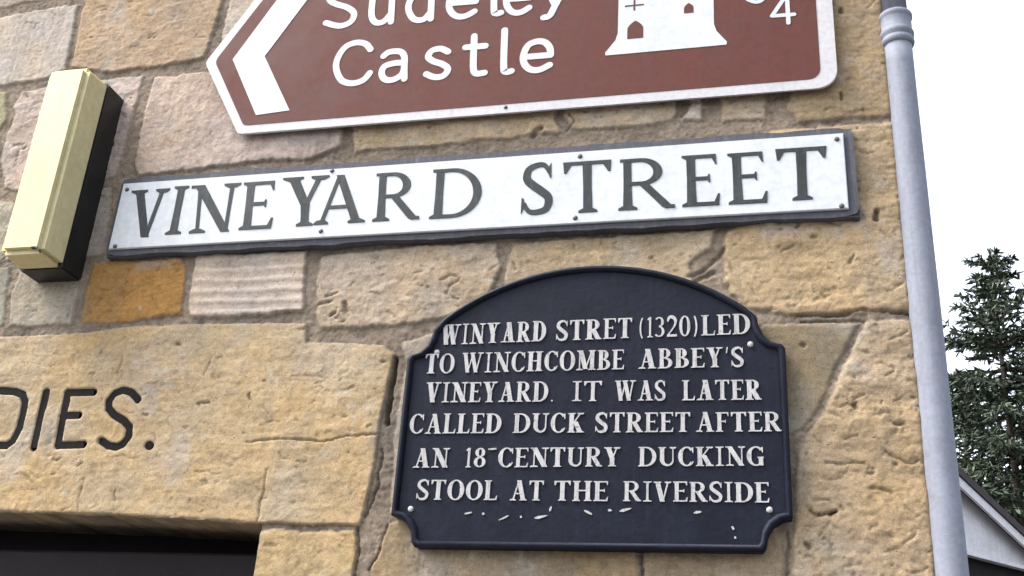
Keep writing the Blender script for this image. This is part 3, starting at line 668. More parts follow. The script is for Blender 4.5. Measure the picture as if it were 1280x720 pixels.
# letters: (char, bottom left x, bottom right x, base y, top left x, top right x, top y)
STREET = [('V', 158, 204, 296.5, 165, 213, 237.5), ('I', 206, 226, 293, 219, 237, 233.5), ('N', 236, 289, 290.5, 240, 300, 231), ('E', 299, 340, 286.5, 306, 345, 227.5), ('Y', 357, 404, 282.5, 354, 412, 221),
 ('A', 392, 456, 279.5, 397, 455, 219), ('R', 466, 524, 275.5, 471, 520, 215.5), ('D', 537, 602, 272, 542, 602, 210.5)]
STREET2 = [('S', 651, 692, 267.5, 654, 692, 204.5), ('T', 704, 766, 265.5, 704, 764, 201.5), ('R', 774, 844, 261.5, 775, 834, 197.5), ('E', 854, 901, 257.5, 853, 896, 193.5), ('E', 912, 961, 254.5, 910, 954, 190.5), ('T', 973, 1034, 250, 969, 1033, 184.5)]
for word in (STREET, STREET2):
    bm = bmesh.new()
    for ch, a, b, yb, c, d, yt in word:
        mid = (b+a)/2
        quad = [xz(a, yb-(a-mid)*0.062*-1*-1 if False else yb-(a-mid)*0.058, YS), xz(b, yb-(b-mid)*0.058, YS), xz(d, yt-(d-mid)*0.066, YS), xz(c, yt-(c-mid)*0.066, YS)]
        w_ = quad[1][0]-quad[0][0]; h_ = quad[3][1]-quad[0][1]
        glyph(Pen(bm, quad, YS+0.0005, YS-0.0008, w_, h_, 0.0148, 0.0068), ch)
    finish(bm); obj("word", bm, M['letter_grey'], sgn)
for a, b in [(159, 237), (144, 308), (415, 213.5), (401, 289), (725, 195.5), (719, 272.5), (1046, 174), (1052, 257.5)]:
    x, z = xz(a, b, YS); bm = bmesh.new(); screw_head(bm, x, z, YS, 0.0042, 0.0022); finish(bm); obj("screw", bm, M['screw'], sgn, True)

# ------------------------------------------------------------------ brown direction sign
YB = -0.017
bsg = empty("direction_sign", (-0.5, 0, 2.668), "large brown arrow shaped direction sign with a white castle symbol", "direction sign")
K = lambda x, y: xz(x, y, YB)
ztip = K(256, 78)[1]; zbot = K(298, 168)[1]; ztop = 2*ztip-zbot
xt, xbl, xrr = K(256, 78)[0], K(297, 168)[0], K(1043, 40)[0]
def arrow(xt, xbl, xr, zb, r):
    z2 = 2*ztip-zb; P = [(xt, ztip)]
    def corner(cx, cz, a0, rr): return [(cx+rr*math.cos(rad(a0+k*15)), cz+rr*math.sin(rad(a0+k*15))) for k in range(7)]
    rs = r*0.35
    P += [(xbl-0.004, zb+0.008), (xbl, zb+0.002), (xbl+0.008, zb)]
    P += corner(xr-r, zb+r, -90, r) + corner(xr-r, z2-r, 0, r)
    P += [(xbl+0.008, z2), (xbl, z2-0.002), (xbl-0.004, z2-0.008)]
    # soften the point of the arrow
    a = np.array(P[-1]); b = np.array(P[1]); tip = np.array(P[0])
    P[0:1] = [tuple(tip+(a-tip)*0.05+np.array((0.0, 0))), tuple(tip+np.array((0.0025, 0))), tuple(tip+(b-tip)*0.05)]
    return P
bm = bmesh.new(); prism(bm, arrow(xt, xbl, xrr, zbot, 0.032), YB+0.004, YB, 0.0012); finish(bm); obj("plate", bm, M['white_border'], bsg)
xi, zi = K(304, 157.5); xti = K(270, 71)[0]; xri = K(1023, 50)[0]
zi = 0.5*(zi+K(850, 112)[1])
bm = bmesh.new(); prism(bm, arrow(xti, xi, xri, zi, 0.020), YB+0.0005, YB-0.0006); finish(bm); obj("brown_panel", bm, M['brown_sheet'], bsg)
YBL = YB-0.0006
KL = lambda x, y: xz(x, y, YBL)
c = [KL(292, 69), KL(320, 144), KL(362, 138), KL(332.5, 62)]
mir = lambda p: (p[0], 2*ztip-p[1])
c[0] = (c[0][0], ztip); c[3] = (c[3][0], ztip)
bm = bmesh.new(); prism(bm, [c[0], c[1], c[2], c[3], mir(c[2]), mir(c[1])], YBL+0.0003, YBL-0.0006); finish(bm); obj("arrow_chevron", bm, M['white_sheet'], bsg)
# rounded sans lettering as even strokes; boxes measured as (x0, x1) on a baseline
SL = {  # unit strokes: x in 0..1 of the width, y with x-height 0.68 and cap height 1
 'C': [[(0.95, 0.80), (0.80, 0.95), (0.52, 1.0), (0.22, 0.90), (0.03, 0.62), (0.03, 0.36), (0.2, 0.09), (0.5, 0.0), (0.8, 0.06), (0.97, 0.22)]],
 'a': [[(0.08, 0.60), (0.3, 0.69), (0.7, 0.68), (0.88, 0.55), (0.9, 0.30), (0.92, 0.0)], [(0.88, 0.40), (0.5, 0.40), (0.14, 0.34), (0.05, 0.17), (0.2, 0.02), (0.5, 0.0), (0.8, 0.10), (0.9, 0.24)]],
 's': [[(0.9, 0.60), (0.6, 0.69), (0.25, 0.66), (0.1, 0.52), (0.3, 0.40), (0.7, 0.30), (0.92, 0.17), (0.75, 0.02), (0.4, 0.0), (0.05, 0.09)]],
 't': [[(0.42, 0.95), (0.42, 0.20), (0.55, 0.02), (0.95, 0.02)], [(0.02, 0.68), (0.95, 0.68)]],
 'l': [[(0.3, 1.05), (0.3, 0.14), (0.5, 0.01), (0.95, 0.02)]],
 'e': [[(0.08, 0.34), (0.94, 0.34)], [(0.95, 0.34), (0.92, 0.52), (0.74, 0.67), (0.48, 0.70), (0.2, 0.62), (0.05, 0.38), (0.09, 0.17), (0.3, 0.02), (0.6, 0.0), (0.92, 0.10)]],
 'S': [[(0.92, 0.84), (0.7, 0.97), (0.4, 1.0), (0.12, 0.86), (0.12, 0.66), (0.35, 0.54), (0.7, 0.44), (0.94, 0.28), (0.85, 0.08), (0.5, 0.0), (0.05, 0.10)]],
 'u': [[(0.08, 0.70), (0.06, 0.22), (0.25, 0.02), (0.6, 0.02), (0.9, 0.20)], [(0.92, 0.70), (0.92, 0.0)]],
 'd': [[(0.92, 1.05), (0.92, 0.0)], [(0.90, 0.54), (0.65, 0.69), (0.35, 0.68), (0.08, 0.45), (0.08, 0.22), (0.3, 0.02), (0.65, 0.0), (0.90, 0.16)]],
 'y': [[(0.04, 0.70), (0.48, 0.04)], [(0.96, 0.70), (0.48, 0.04), (0.30, -0.20), (0.10, -0.24)]],
 '3': [[(0.08, 0.88), (0.4, 1.0), (0.8, 0.92), (0.88, 0.74), (0.7, 0.56), (0.4, 0.52)], [(0.4, 0.52), (0.78, 0.48), (0.96, 0.28), (0.8, 0.05), (0.45, 0.0), (0.05, 0.10)]],
 '4': [[(0.72, 0.0), (0.72, 1.0)], [(0.72, 1.0), (0.05, 0.28)], [(0.05, 0.28), (0.98, 0.28)]]}
kctr = [0]
def sans(bm, ch, x0, x1, yb, cap, hw, slope=-0.075):
    """x0..x1 and baseline yb in photo px at x0, cap height in px"""
    for L in SL[ch]:
        a = KL(x0, yb); b = KL(x1, yb+slope*(x1-x0)); t = KL(x0+(-2.0), yb-cap)
        P = [(a[0]+u*(b[0]-a[0])+v*(t[0]-a[0])*0.4, a[1]+u*(b[1]-a[1])+v*(t[1]-a[1])) for u, v in L]
        if ch not in '4' and len(P) > 2: P = smooth_path(P, 5)
        kctr[0] += 1; d = 0.00003*(kctr[0] % 9)
        ribbon(bm, P, hw, YBL+0.0003, YBL-0.0005-d)
        for e in (P[0], P[-1]): kctr[0] += 1; disc(bm, e[0], e[1], hw*0.98, YBL+0.0003, YBL-0.0005-0.00003*(kctr[0] % 9)-0.00002, 14)
bm = bmesh.new()
for ch, x0, x1, yb in [('C', 418, 463, 106), ('a', 475, 508, 101), ('s', 531, 562, 97.5), ('t', 580, 607, 94), ('l', 625, 640, 91), ('e', 652, 690, 89)]:
    sans(bm, ch, x0, x1, yb, 50, 0.0064)
finish(bm); obj("word", bm, M['white_sheet'], bsg)
bm = bmesh.new()
for ch, x0, x1, yb in [('S', 405, 444, 34), ('u', 462, 491, 29.5), ('d', 508, 541, 26), ('e', 559, 596, 22), ('l', 613, 627, 18), ('e', 631, 664, 17), ('y', 676, 714, 10)]:
    sans(bm, ch, x0, x1, yb, 50, 0.0064)
finish(bm); obj("word", bm, M['white_sheet'], bsg)
bm = bmesh.new()
sans(bm, '3', 934, 957, 3.5, 36, 0.0036); sans(bm, '4', 964, 994, 30.5, 36, 0.0036)
finish(bm); obj("distance_figures", bm, M['white_sheet'], bsg)
# castle symbol: white tower with a brown gate, slit and window
a0 = KL(757, 69); a1 = KL(908, 56.5); zc = 0.5*(a0[1]+a1[1]); zc1 = 0.5*(KL(770, 51)[1]+KL(896, 42)[1]); tx0 = KL(771, 40)[0]+0.002; tx1 = KL(894, 30)[0]-0.002
hgt = ztop-zi; zct = ztop-0.034
cast = [(a0[0], zc), (a1[0], zc), (a1[0]+0.001, zc+0.006), (tx1+0.004, zc1+0.003), (tx1, zc1+0.018), (tx1, zct-0.05)]
steps = 7; wx_ = tx1-tx0
cast += [(tx1+0.008, zct-0.04), (tx1+0.008, zct)]
for k in range(steps-1):
    x = tx1+0.008-(wx_+0.016)*(k+1)/steps; cast += [(x, zct if k % 2 == 0 else zct-0.02), (x, zct-0.02 if k % 2 == 0 else zct)]
cast += [(tx0-0.008, zct), (tx0-0.008, zct-0.04), (tx0, zct-0.05), (tx0, zc1+0.018), (tx0-0.004, zc1+0.003), (a0[0]-0.001, zc+0.006)]
bm = bmesh.new(); prism(bm, cast, YBL+0.0003, YBL-0.0006); finish(bm); cas = obj("castle_symbol", bm, M['white_sheet'], bsg)
bm = bmesh.new(); YC = YBL-0.0006
def arch(x0, x1, z0, z1, peak):
    xm = (x0+x1)/2; P = [(x0, z0), (x1, z0)]
    P += [(x1-(x1-xm)*(k/6)**1.8, z1+(peak-z1)*k/6) for k in range(7)]
    P += [(x0+(xm-x0)*(k/6)**1.8, z1+(peak-z1)*k/6) for k in range(5, -1, -1)]
    return P
g0 = KL(784, 49); g1 = KL(804, 47.5)
prism(bm, arch(g0[0], g1[0], 0.5*(g0[1]+g1[1]), KL(794, 36)[1], KL(793.5, 26)[1]), YC+0.0002, YC-0.0004); finish(bm); obj("castle_gate", bm, M['brown_sheet'], cas); bm = bmesh.new()
w0 = KL(855, 17); w1 = KL(867, 16); prism(bm, arch(w0[0], w1[0], 0.5*(w0[1]+w1[1]), KL(861, 10)[1], KL(861, 4)[1]), YC+0.0002, YC-0.0004); finish(bm); obj("castle_window", bm, M['brown_sheet'], cas); bm = bmesh.new()
sx, sz = KL(793, 7); box(bm, sx-0.0016, sx+0.0016, YC+0.0002, YC-0.00045, sz-0.011, sz+0.03); box(bm, sx-0.017, sx+0.017, YC+0.0002, YC-0.0005, sz-0.0014, sz+0.0014)
finish(bm); obj("castle_slit", bm, M['brown_sheet'], cas)
for zz in (zbot+0.012, ztop-0.012):
    bm = bmesh.new(); screw_head(bm, KL(632, 131.5)[0], zz, YB, 0.0035, 0.002); finish(bm); obj("screw", bm, M['screw'], bsg, True)
bm = bmesh.new()
for zz in (zbot+0.07, ztop-0.07): box(bm, xbl+0.06, xrr-0.05, 0.004, YB+0.0045, zz-0.012, zz+0.012)
finish(bm); obj("mounting_rail", bm, M['screw'], bsg)

# ------------------------------------------------------------------ cast iron plaque
YP = -0.020
plq = empty("plaque", (-0.285, 0, 1.914), "dark navy cast iron history plaque with arched top and white raised text", "plaque")
PX = lambda x, y: xz(x, y, YP)
xL = 0.5*(PX(508, 452)[0]+PX(492, 640)[0]); xR = 0.5*(PX(983, 430)[0]+PX(988, 648)[0]); zB = 0.5*(PX(520, 683)[1]+PX(955, 690)[1])
zS = 0.5*(PX(509, 451)[1]+PX(983, 430)[1]); zA = 0.5*(PX(541, 405)[1]+PX(940, 396)[1]); zT = PX(763, 332)[1]
xc = 0.5*(xL+xR); nin = 0.5*((PX(541, 405)[0]-xL)+(xR-PX(940, 396)[0])); zBn = 0.5*(PX(492, 643)[1]+PX(988, 648)[1]); nb = 0.5*((PX(520, 683)[0]-xL)+(xR-PX(955, 690)[0]))
def plaque_outline(i):
    """outline inset by i"""
    P = []
    # bottom edge, right corner notch (concave), right side
    P += [(xR-nb-i*0.6, zB+i)]
    P += [(xR-nb+nb*0.12-i*0.8+(nb*0.88)*(1-math.cos(rad(k))), zBn-(zBn-zB)*0.86*(1-math.sin(rad(k)))+i*0.8) for k in (0, 22, 45, 68, 90)]
    P += [(xR-i, zBn+0.006+i*0.4), (xR-i, zS-0.003-i*0.4)]
    # shoulder notch
    P += [(xR-0.004-i, zS+0.004-i*0.6)]
    P += [(xR-0.004-(nin-0.006)*math.sin(rad(k))-i*0.85, zS+0.004+(zA-zS-0.012)*(1-math.cos(rad(k)))-i*0.7) for k in (25, 50, 75, 90)]
    P += [(xR-nin-i*0.9, zA-0.002-i*0.35)]
    n = 28; a0 = xR-nin; rx = a0-xc; hh = zT-zA; R_ = (rx*rx+hh*hh)/(2*hh); th = math.asin(rx/R_)
    for k in range(1, n): 
        t_ = th-(2*th)*k/n; P.append((xc+(R_-i)*math.sin(t_), zT-R_+(R_-i)*math.cos(t_)))
    lefts = [(2*xc-x, z) for x, z in P[:13]][::-1]
    return P + lefts
out0 = plaque_outline(0)
bm = bmesh.new(); prism(bm, out0, 0.006, YP+0.002, 0.001); finish(bm); obj("plate", bm, M['iron_navy'], plq)
# raised rim as a rounded moulding swept along the edge
bm = bmesh.new(); rings = []
for i_, y_ in ((-0.0008, YP+0.004), (-0.0008, YP-0.001), (0.0015, YP-0.0042), (0.0045, YP-0.0048), (0.0075, YP-0.0036), (0.0095, YP+0.0005), (0.0097, YP+0.003)):
    rings.append([bm.verts.new((x, y_, z)) for x, z in plaque_outline(i_)])
for A, B in zip(rings, rings[1:]):
    n = len(A)
    for k in range(n): bm.faces.new((A[k], A[(k+1) % n], B[(k+1) % n], B[k]))
finish(bm); obj("rim", bm, M['iron_navy'], plq, True)
YPF = YP+0.002
WID = {'I': .42, 'E': .72, 'F': .68, 'L': .72, 'T': .82, 'H': .95, 'N': .98, 'M': 1.15, 'V': .9, 'A': .95, 'W': 1.3, 'Y': .88, 'K': .92, 'D': .92, 'B': .78, 'R': .9, 'C': .82, 'G': .88, 'O': .92, '0': .62, 'U': .92, 'S': .66, '1': .36, '2': .6, '3': .56, '8': .58, '(': .3, ')': .3, '.': .3, "'": .25, '^': .4}
LINES = [  # words with their left and right ends, baseline left / right
 ([("WINYARD", 550, 682), ("STRET", 695, 790), ("(1320)", 799, 872), ("LED", 877, 938)], (550, 431), (937, 417), 25),
 ([("TO", 530, 567), ("WINCHCOMBE", 576, 780), ("ABBEY'S", 798, 930)], (530, 467), (930, 458), 24.5),
 ([("VINEYARD.", 531, 693), ("IT", 715, 752), ("WAS", 768, 832), ("LATER", 853, 952)], (531, 503), (952, 499.5), 25),
 ([("CALLED", 511, 626), ("DUCK", 641, 730), ("STREET", 744, 863), ("AFTER", 870, 977)], (511, 542), (977, 539), 24.5),
 ([("AN", 516, 560), ("18^", 580, 619), ("CENTURY", 622, 775), ("DUCKING", 798, 955)], (516, 584.5), (955, 582), 24),
 ([("STOOL", 520, 621), ("AT", 637, 679), ("THE", 692, 760), ("RIVERSIDE", 779, 962)], (520, 624.5), (962, 628), 25)]
rj = random.Random(5)
for words, (xa, ya), (xb, yb_), cap in LINES:
    for wd, x0, x1 in words:
        bm = bmesh.new()
        gap = 0.10; tot = sum(WID[ch] for ch in wd)+gap*(len(wd)-1); cur = x0
        for ch in wd:
            ww = WID[ch]/tot*(x1-x0); b0, b1 = cur, cur+ww; cur += (WID[ch]+gap)/tot*(x1-x0)
            f = lambda x: ya+(yb_-ya)*(x-xa)/(xb-xa)+rj.uniform(-0.25, 0.25)
            bl = PX(b0, f(b0)); br = PX(b1, f(b1)); ht = PX(b0, f(b0)-cap)[1]-bl[1]
            zb2 = 0.5*(bl[1]+br[1]); quad = [(bl[0], zb2), (br[0], zb2), (br[0], zb2+ht), (bl[0], zb2+ht)]
            glyph(Pen(bm, quad, YPF+0.001, YPF-0.0019, br[0]-bl[0], ht, min(0.0066, (br[0]-bl[0])*0.31)*rj.uniform(0.85, 1.08), 0.0019), ch)
        finish(bm); obj("word", bm, M['iron_letter'], plq)
# fixing bolts and the worn maker's marks below the text
for a, b in [(546, 440), (938, 430), (513, 636), (962, 637)]:
    x, z = PX(a, b); bm = bmesh.new(); screw_head(bm, x, z, YPF, 0.0046, 0.003); finish(bm); obj("bolt", bm, M['iron_letter'], plq, True)
for a, b, l, an in [(585, 641, 7, 10), (604, 642, 2, 0), (630, 647, 8, 25), (651, 646, 2, 0), (675, 646, 10, 12), (688, 636, 4, 80), (735, 640, 8, -25), (762, 638, 3, 0), (781, 637, 12, 15), (872, 640, 6, 15), (916, 660, 3, -60), (919, 672, 2, 0)]:
    x, z = PX(a, b); c_, s_ = math.cos(rad(an)), math.sin(rad(an)); P = []
    for k in range(7):
        t_ = 2*math.pi*k/7; u_, v_ = l*0.00115*math.cos(t_)*rj.uniform(.6, 1.1), 0.0022*math.sin(t_)*rj.uniform(.5, 1.2); P.append((x+u_*c_-v_*s_, z+u_*s_+v_*c_))
    bm = bmesh.new(); prism(bm, P, YPF+0.001, YPF-0.0012); finish(bm); obj("worn_mark", bm, M['iron_letter'], plq)

# ------------------------------------------------------------------ bulkhead lamp on the left
lmp = empty("bulkhead_lamp", (-1.283, 0, 2.40), "upright cream box lamp on a black base beside the white nameplate", "lamp")
bm = bmesh.new()
def rbox(bm, x0, x1, y0, y1, z0, z1, bev, seg=3):
    b2 = bmesh.new(); box(b2, x0, x1, y0, y1, z0, z1); finish(b2); bmesh.ops.bevel(b2, geom=b2.edges[:], offset=bev, segments=seg, affect='EDGES')
    me = bpy.data.meshes.new("t"); b2.to_mesh(me); b2.free(); bm.from_mesh(me); bpy.data.meshes.remove(me)
rbox(bm, -1.3292, -1.2372, 0.004, -0.0583, 2.392, 2.789, 0.004)
finish(bm)
obj("base", bm, M['black_plastic'], lmp)
bm = bmesh.new()
# cover tapers slightly towards its front
def frus(bm, x0, x1, z0, z1, ya, yb, tap, bev):
    b2 = bmesh.new()
    A = [b2.verts.new(v) for v in ((x0, ya, z0), (x1, ya, z0), (x1, ya, z1), (x0, ya, z1))]
    B = [b2.verts.new(v) for v in ((x0+tap, yb, z0+tap), (x1-tap, yb, z0+tap), (x1-tap, yb, z1-tap), (x0+tap, yb, z1-tap))]
    for i in range(4): b2.faces.new((A[i], A[(i+1) % 4], B[(i+1) % 4], B[i]))
    b2.faces.new(A[::-1]); b2.faces.new(B); finish(b2); bset = set(B)
    bmesh.ops.bevel(b2, geom=[e for e in b2.edges if e.verts[0] in bset or e.verts[1] in bset], offset=bev, segments=6, affect='EDGES')
    me = bpy.data.meshes.new("t"); b2.to_mesh(me); b2.free(); bm.from_mesh(me); bpy.data.meshes.remove(me)
frus(bm, -1.329, -1.2375, 2.393, 2.788, -0.0585, -0.119, 0.003, 0.009)
finish(bm); obj("cover", bm, M['cream'], lmp)

bm = bmesh.new(); ribbon(bm, smooth_path([(-1.262, 2.4035), (-1.254, 2.4045), (-1.247, 2.401), (-1.243, 2.3955)], 4), [0.0003]+[0.0009]*10+[0.0007]*2, -0.112, -0.1194); finish(bm); obj("split", bm, M['black_plastic'], lmp)

# ------------------------------------------------------------------ drainpipe at the corner
YD = 0.004; p0 = on(1103, 60, YD); p1 = on(1140, 60, YD); p2 = on(1154, 680, YD); p3 = on(1190, 680, YD)
pr = 0.0225; pcx = CORNER_X+pr-0.006
dp = empty("drainpipe", (pcx, YD, 0.0), "pale blue grey drainpipe running up the corner of the stone wall", "drainpipe")
bm = bmesh.new(); prof = []
for k in range(60):
    z = 0.05+(2.765-0.05)*k/59; prof.append((pr*(1+0.012*math.sin(z*9.0)+0.006*math.sin(z*23)), z))
lathe(bm, prof, pcx, YD, 40); finish(bm); obj("pipe", bm, M['pipe_paint'], dp, True)
bm = bmesh.new(); lathe(bm, [(0.0205, 2.80), (0.0205, 4.5)], pcx, YD, 40); finish(bm); obj("upper_pipe", bm, M['pipe_paint'], dp, True)
bm = bmesh.new()
z0 = 2.758
pf = [(0.0226, -0.004), (0.0262, 0.0), (0.0272, 0.004), (0.0262, 0.0085), (0.0245, 0.0105), (0.0245, 0.0125), (0.0272, 0.0155), (0.0278, 0.020), (0.0265, 0.0245), (0.0252, 0.027), (0.0252, 0.048), (0.0258, 0.050), (0.0275, 0.0525), (0.0275, 0.058), (0.0262, 0.060), (0.0206, 0.0605)]
lathe(bm, [(r, z0+z) for r, z in pf], pcx, YD, 44); finish(bm); obj("socket", bm, M['pipe_paint'], dp, True)
for zz in (1.2, 3.4):
    bm = bmesh.new(); lathe(bm, [(0.0232, zz), (0.0262, zz+0.002), (0.0262, zz+0.023), (0.0232, zz+0.025)], pcx, YD, 40); box(bm, pcx-0.06, pcx-0.02, YD+0.006, YD-0.012, zz+0.003, zz+0.022); finish(bm); obj("bracket", bm, M['pipe_paint'], dp)

# ------------------------------------------------------------------ ground
def struct(name, bm, mat):
    finish(bm); o = obj(name, bm, mat); o["kind"] = "structure"; return o
bm = bmesh.new(); box(bm, -400, 400, -400, 400, -0.6, -0.13); struct("ground", bm, M['asphalt'])
bm = bmesh.new(); box(bm, -30, 1.2, -1.5, 8.0, -0.129, 0.0); struct("pavement", bm, M['paving'])

# ------------------------------------------------------------------ the cottage down the street
def azel(x, y):
    d = ray(x, y); return math.atan2(d[0], d[1]), d[2]/math.hypot(d[0], d[1])
r1 = 12.0
a1_, e1 = azel(1195, 690); a2_, e2 = azel(1280, 712); r2 = r1*e1/e2
A1 = np.array([r1*math.sin(a1_), CAM[1]+r1*math.cos(a1_)]); A2 = np.array([r2*math.sin(a2_), CAM[1]+r2*math.cos(a2_)])
gd = (A2-A1)/np.hypot(*(A2-A1)); zbase = CAM[2]+r1*e1
def gable_hit(x, y):
    """photo point -> (distance along the gable wall, height)"""
    a, e = azel(x, y); v = np.array([math.sin(a), math.cos(a)]); Mx = np.array([[v[0], -gd[0]], [v[1], -gd[1]]]); s = np.linalg.solve(Mx, A1-np.array([0, CAM[1]]))
    return s[1], CAM[2]+s[0]*e
u0, h0 = gable_hit(1190, 604); u1, h1 = gable_hit(1278, 686)
sl_ = (h1-h0)/(u1-u0)
UAP = u0-1.6; HAP = h0+sl_*(UAP-u0); HW = 3.9; UE = UAP+HW; HE = HAP+sl_*HW
cot = empty("cottage", (A1[0], A1[1], 0), "pale gabled cottage with dark roof edge behind the drainpipe", "cottage")
nd = np.array([-gd[1], gd[0]]); nd = nd if nd@np.array([0.0, 1.0]) > 0 else -nd       # away from the camera
def gp(u, dep, z): p = A1+gd*u+nd*dep; return (p[0], p[1], z)
def slab(bm, prof, d0, d1):
    A = [bm.verts.new(gp(u, d0, z)) for u, z in prof]; B = [bm.verts.new(gp(u, d1, z)) for u, z in prof]; n = len(prof)
    for i in range(n): bm.faces.new((A[i], A[(i+1) % n], B[(i+1) % n], B[i]))
    bm.faces.new(A); bm.faces.new(B[::-1])
UW0, UW1 = UAP-HW+0.5, UE-0.5
hh = lambda u: HAP+sl_*abs(u-UAP)
bm = bmesh.new(); slab(bm, [(UW0, zbase), (UW1, zbase), (UW1, max(hh(UW1), zbase+0.01)), (UAP, HAP), (UW0, max(hh(UW0), zbase+0.01))], 0.0, 6.0); finish(bm); obj("gable", bm, M['render_white'], cot)
bm = bmesh.new(); slab(bm, [(UW0+0.05, -0.13), (UW1-0.05, -0.13), (UW1-0.05, zbase-0.001), (UW0+0.05, zbase-0.001)], 0.06, 5.9); finish(bm); obj("wall", bm, M['dark_timber'], cot)
bm = bmesh.new(); t_ = 0.085
slab(bm, [(UAP, HAP+0.004), (UE, HE+0.004), (UE, HE+t_), (UAP, HAP+t_+0.01), (UAP-(UE-UAP), HE+t_), (UAP-(UE-UAP), HE+0.004)], -0.16, 6.2); finish(bm); obj("roof", bm, M['tile'], cot)
bm = bmesh.new(); slab(bm, [(UAP, HAP-0.10), (UE, HE-0.10), (UE, HE), (UAP, HAP)], -0.14, -0.11); slab(bm, [(UAP, HAP-0.10), (UAP, HAP), (UAP-(UE-UAP), HE), (UAP-(UE-UAP), HE-0.10)], -0.14, -0.11)
finish(bm); obj("bargeboard", bm, M['render_white'], cot)
bm = bmesh.new(); slab(bm, [(UW0-0.1, zbase-0.012), (UW1+0.1, zbase-0.012), (UW1+0.1, zbase+0.025), (UW0-0.1, zbase+0.025)], -0.05, -0.002); finish(bm); obj("timber_beam", bm, M['render_white'], cot)
cu, ch_ = gable_hit(1197, 590)

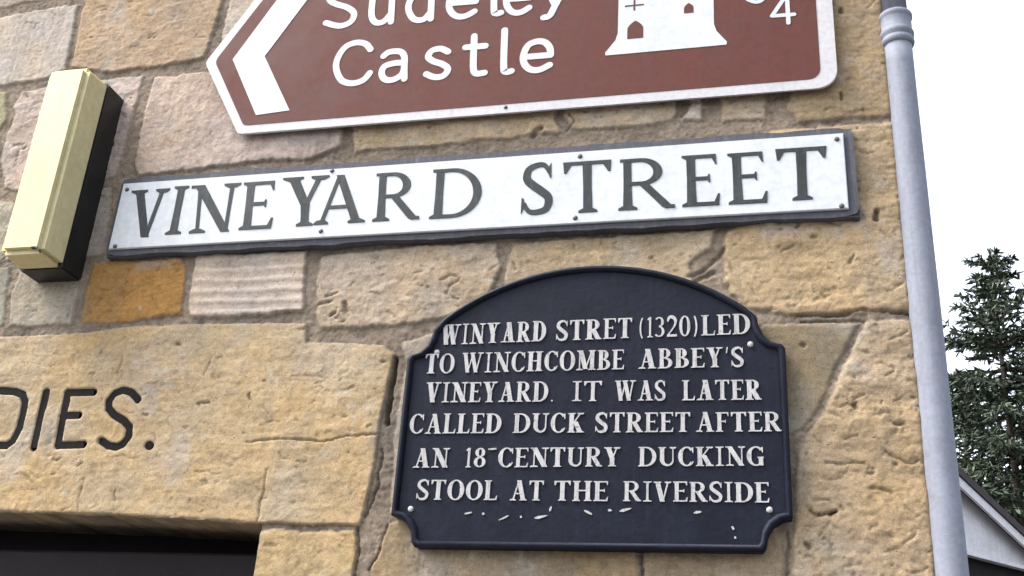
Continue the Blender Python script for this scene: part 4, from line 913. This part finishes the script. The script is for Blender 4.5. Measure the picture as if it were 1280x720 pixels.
# ------------------------------------------------------------------ conifers
def spruce(name, base, height, spread, seed, label, gap=0.3, dense=1.0, first=0.12):
    R = random.Random(seed); root = empty(name, base, label, "tree", "conifers behind the cottage")
    bx, by, bz = base
    bm = bmesh.new(); seg = 10; prev = None
    for k in range(14):
        f = k/13; r = 0.10*height/10*(1-f)**0.9+0.012; z = bz+height*f
        ring = [bm.verts.new((bx+0.04*math.sin(f*7)+r*math.cos(2*math.pi*i/seg), by+0.04*math.cos(f*5)+r*math.sin(2*math.pi*i/seg), z)) for i in range(seg)]
        if prev:
            for i in range(seg): bm.faces.new((prev[i], prev[(i+1) % seg], ring[(i+1) % seg], ring[i]))
        prev = ring
    nb_ = bmesh.new()
    verts, faces = [], []
    def leaf(p, d, l, w_):
        d = d.normalized(); s = d.cross(Vector((R.uniform(-1, 1), R.uniform(-1, 1), R.uniform(-1, 1))))
        if s.length < 1e-4: return
        s.normalize(); b = len(verts)
        verts.extend([p-s*w_*0.5, p+s*w_*0.5, p+d*l*0.6+s*w_*0.35, p+d*l, p+d*l*0.6-s*w_*0.35]); faces.append((b, b+1, b+2, b+3, b+4))
    def limb(p, q, r0, r1):
        ax = (q-p); 
        if ax.length < 1e-5: return
        ax.normalize(); s = ax.orthogonal().normalized(); t = ax.cross(s); n = 5
        A = [bm.verts.new(p+(s*math.cos(2*math.pi*i/n)+t*math.sin(2*math.pi*i/n))*r0) for i in range(n)]; B = [bm.verts.new(q+(s*math.cos(2*math.pi*i/n)+t*math.sin(2*math.pi*i/n))*r1) for i in range(n)]
        for i in range(n): bm.faces.new((A[i], A[(i+1) % n], B[(i+1) % n], B[i]))
    z = height*first
    while z < height*0.985:
        f = z/height; n = R.randint(4, 6); L0 = spread*(1-f)**0.82*R.uniform(0.75, 1.1)+0.10; a0 = R.uniform(0, 6.3)
        for k in range(n):
            a = a0+2*math.pi*k/n+R.uniform(-0.35, 0.35); L = L0*R.uniform(0.6, 1.15); rise = (0.55 if f > 0.8 else 0.10)+R.uniform(-0.1, 0.15)
            hd = Vector((math.cos(a), math.sin(a), 0)); p = Vector((bx, by, bz+z+R.uniform(-0.05, 0.05))); m = max(4, int(L/0.16)); last = p
            for i in range(1, m+1):
                g = i/m; pt = p+hd*L*g+Vector((0, 0, L*(rise*g-0.42*g*g+0.22*g**3)))+Vector((R.uniform(-.02, .02), R.uniform(-.02, .02), R.uniform(-.02, .02)))
                limb(last, pt, 0.022*(1-g)*min(1, L)+0.005, 0.022*(1-g)*min(1, L)*0.9+0.004); d0 = (pt-last)
                if d0.length < 1e-5: continue
                d0.normalize(); sd_ = d0.cross(Vector((0, 0, 1)))
                if sd_.length < 1e-4: continue
                sd_.normalize()
                for sgn_ in (-1, 1):
                    tl = min(0.55, L*0.42)*(1-g*0.65)*R.uniform(0.5, 1.1)*(0.4+0.6*min(1, g*2.5)); td = (d0*0.7+sd_*sgn_*R.uniform(0.6, 1.1)+Vector((0, 0, -0.35+R.uniform(-0.2, 0.2)))).normalized()
                    if f < 0.9: limb(pt, pt+td*tl, 0.006, 0.003)
                    q_ = max(3, int(tl/0.045*dense))
                    for j in range(q_):
                        s_ = (j+R.random())/q_; pp = pt+td*tl*s_
                        for _ in range(2):
                            leaf(pp, td*0.8+Vector((R.uniform(-.8, .8), R.uniform(-.8, .8), R.uniform(-.7, .5))), R.uniform(0.09, 0.17), R.uniform(0.028, 0.05))
                for _ in range(int(4*dense)):
                    leaf(last+(pt-last)*R.random(), d0*0.6+Vector((R.uniform(-.9, .9), R.uniform(-.9, .9), R.uniform(-.6, .8))), R.uniform(0.09, 0.17), R.uniform(0.028, 0.05))
                last = pt
        z += gap*R.uniform(0.7, 1.25)*(0.55+0.45*(1-f))
    for _ in range(26): leaf(Vector((bx, by, bz+height*R.uniform(0.965, 1.0))), Vector((R.uniform(-.6, .6), R.uniform(-.6, .6), 1)), 0.12, 0.025)
    finish(bm); obj("trunk", bm, M['bark'], root)
    me = bpy.data.meshes.new("crown"); me.from_pydata([tuple(v) for v in verts], [], faces); me.update(); me.materials.append(M['needles'])
    o = bpy.data.objects.new("crown", me); COL.objects.link(o); o.parent = root; o.matrix_parent_inverse = root.matrix_world.inverted()
    return root
def at_dist(x, y, r):
    a, e = azel(x, y); return (r*math.sin(a), CAM[1]+r*math.cos(a), CAM[2]+r*e)
tp = at_dist(1236, 314, 19.0)
spruce("spruce_tree", (tp[0], tp[1], -0.13), tp[2]+0.13, 3.9, 3, "tall thin topped dark spruce standing against the white sky", 0.36, 1.4)
tp = at_dist(1292, 440, 22.0)
spruce("spruce_tree", (tp[0], tp[1], -0.13), tp[2]+0.13, 4.0, 8, "shorter dark spruce behind the cottage roof at the right edge", 0.34, 1.2)
tp = at_dist(1196, 462, 24.0)
spruce("spruce_tree", (tp[0], tp[1], -0.13), tp[2]+0.13, 4.4, 15, "dark spruce half hidden by the pale blue grey drainpipe", 0.32, 1.2)
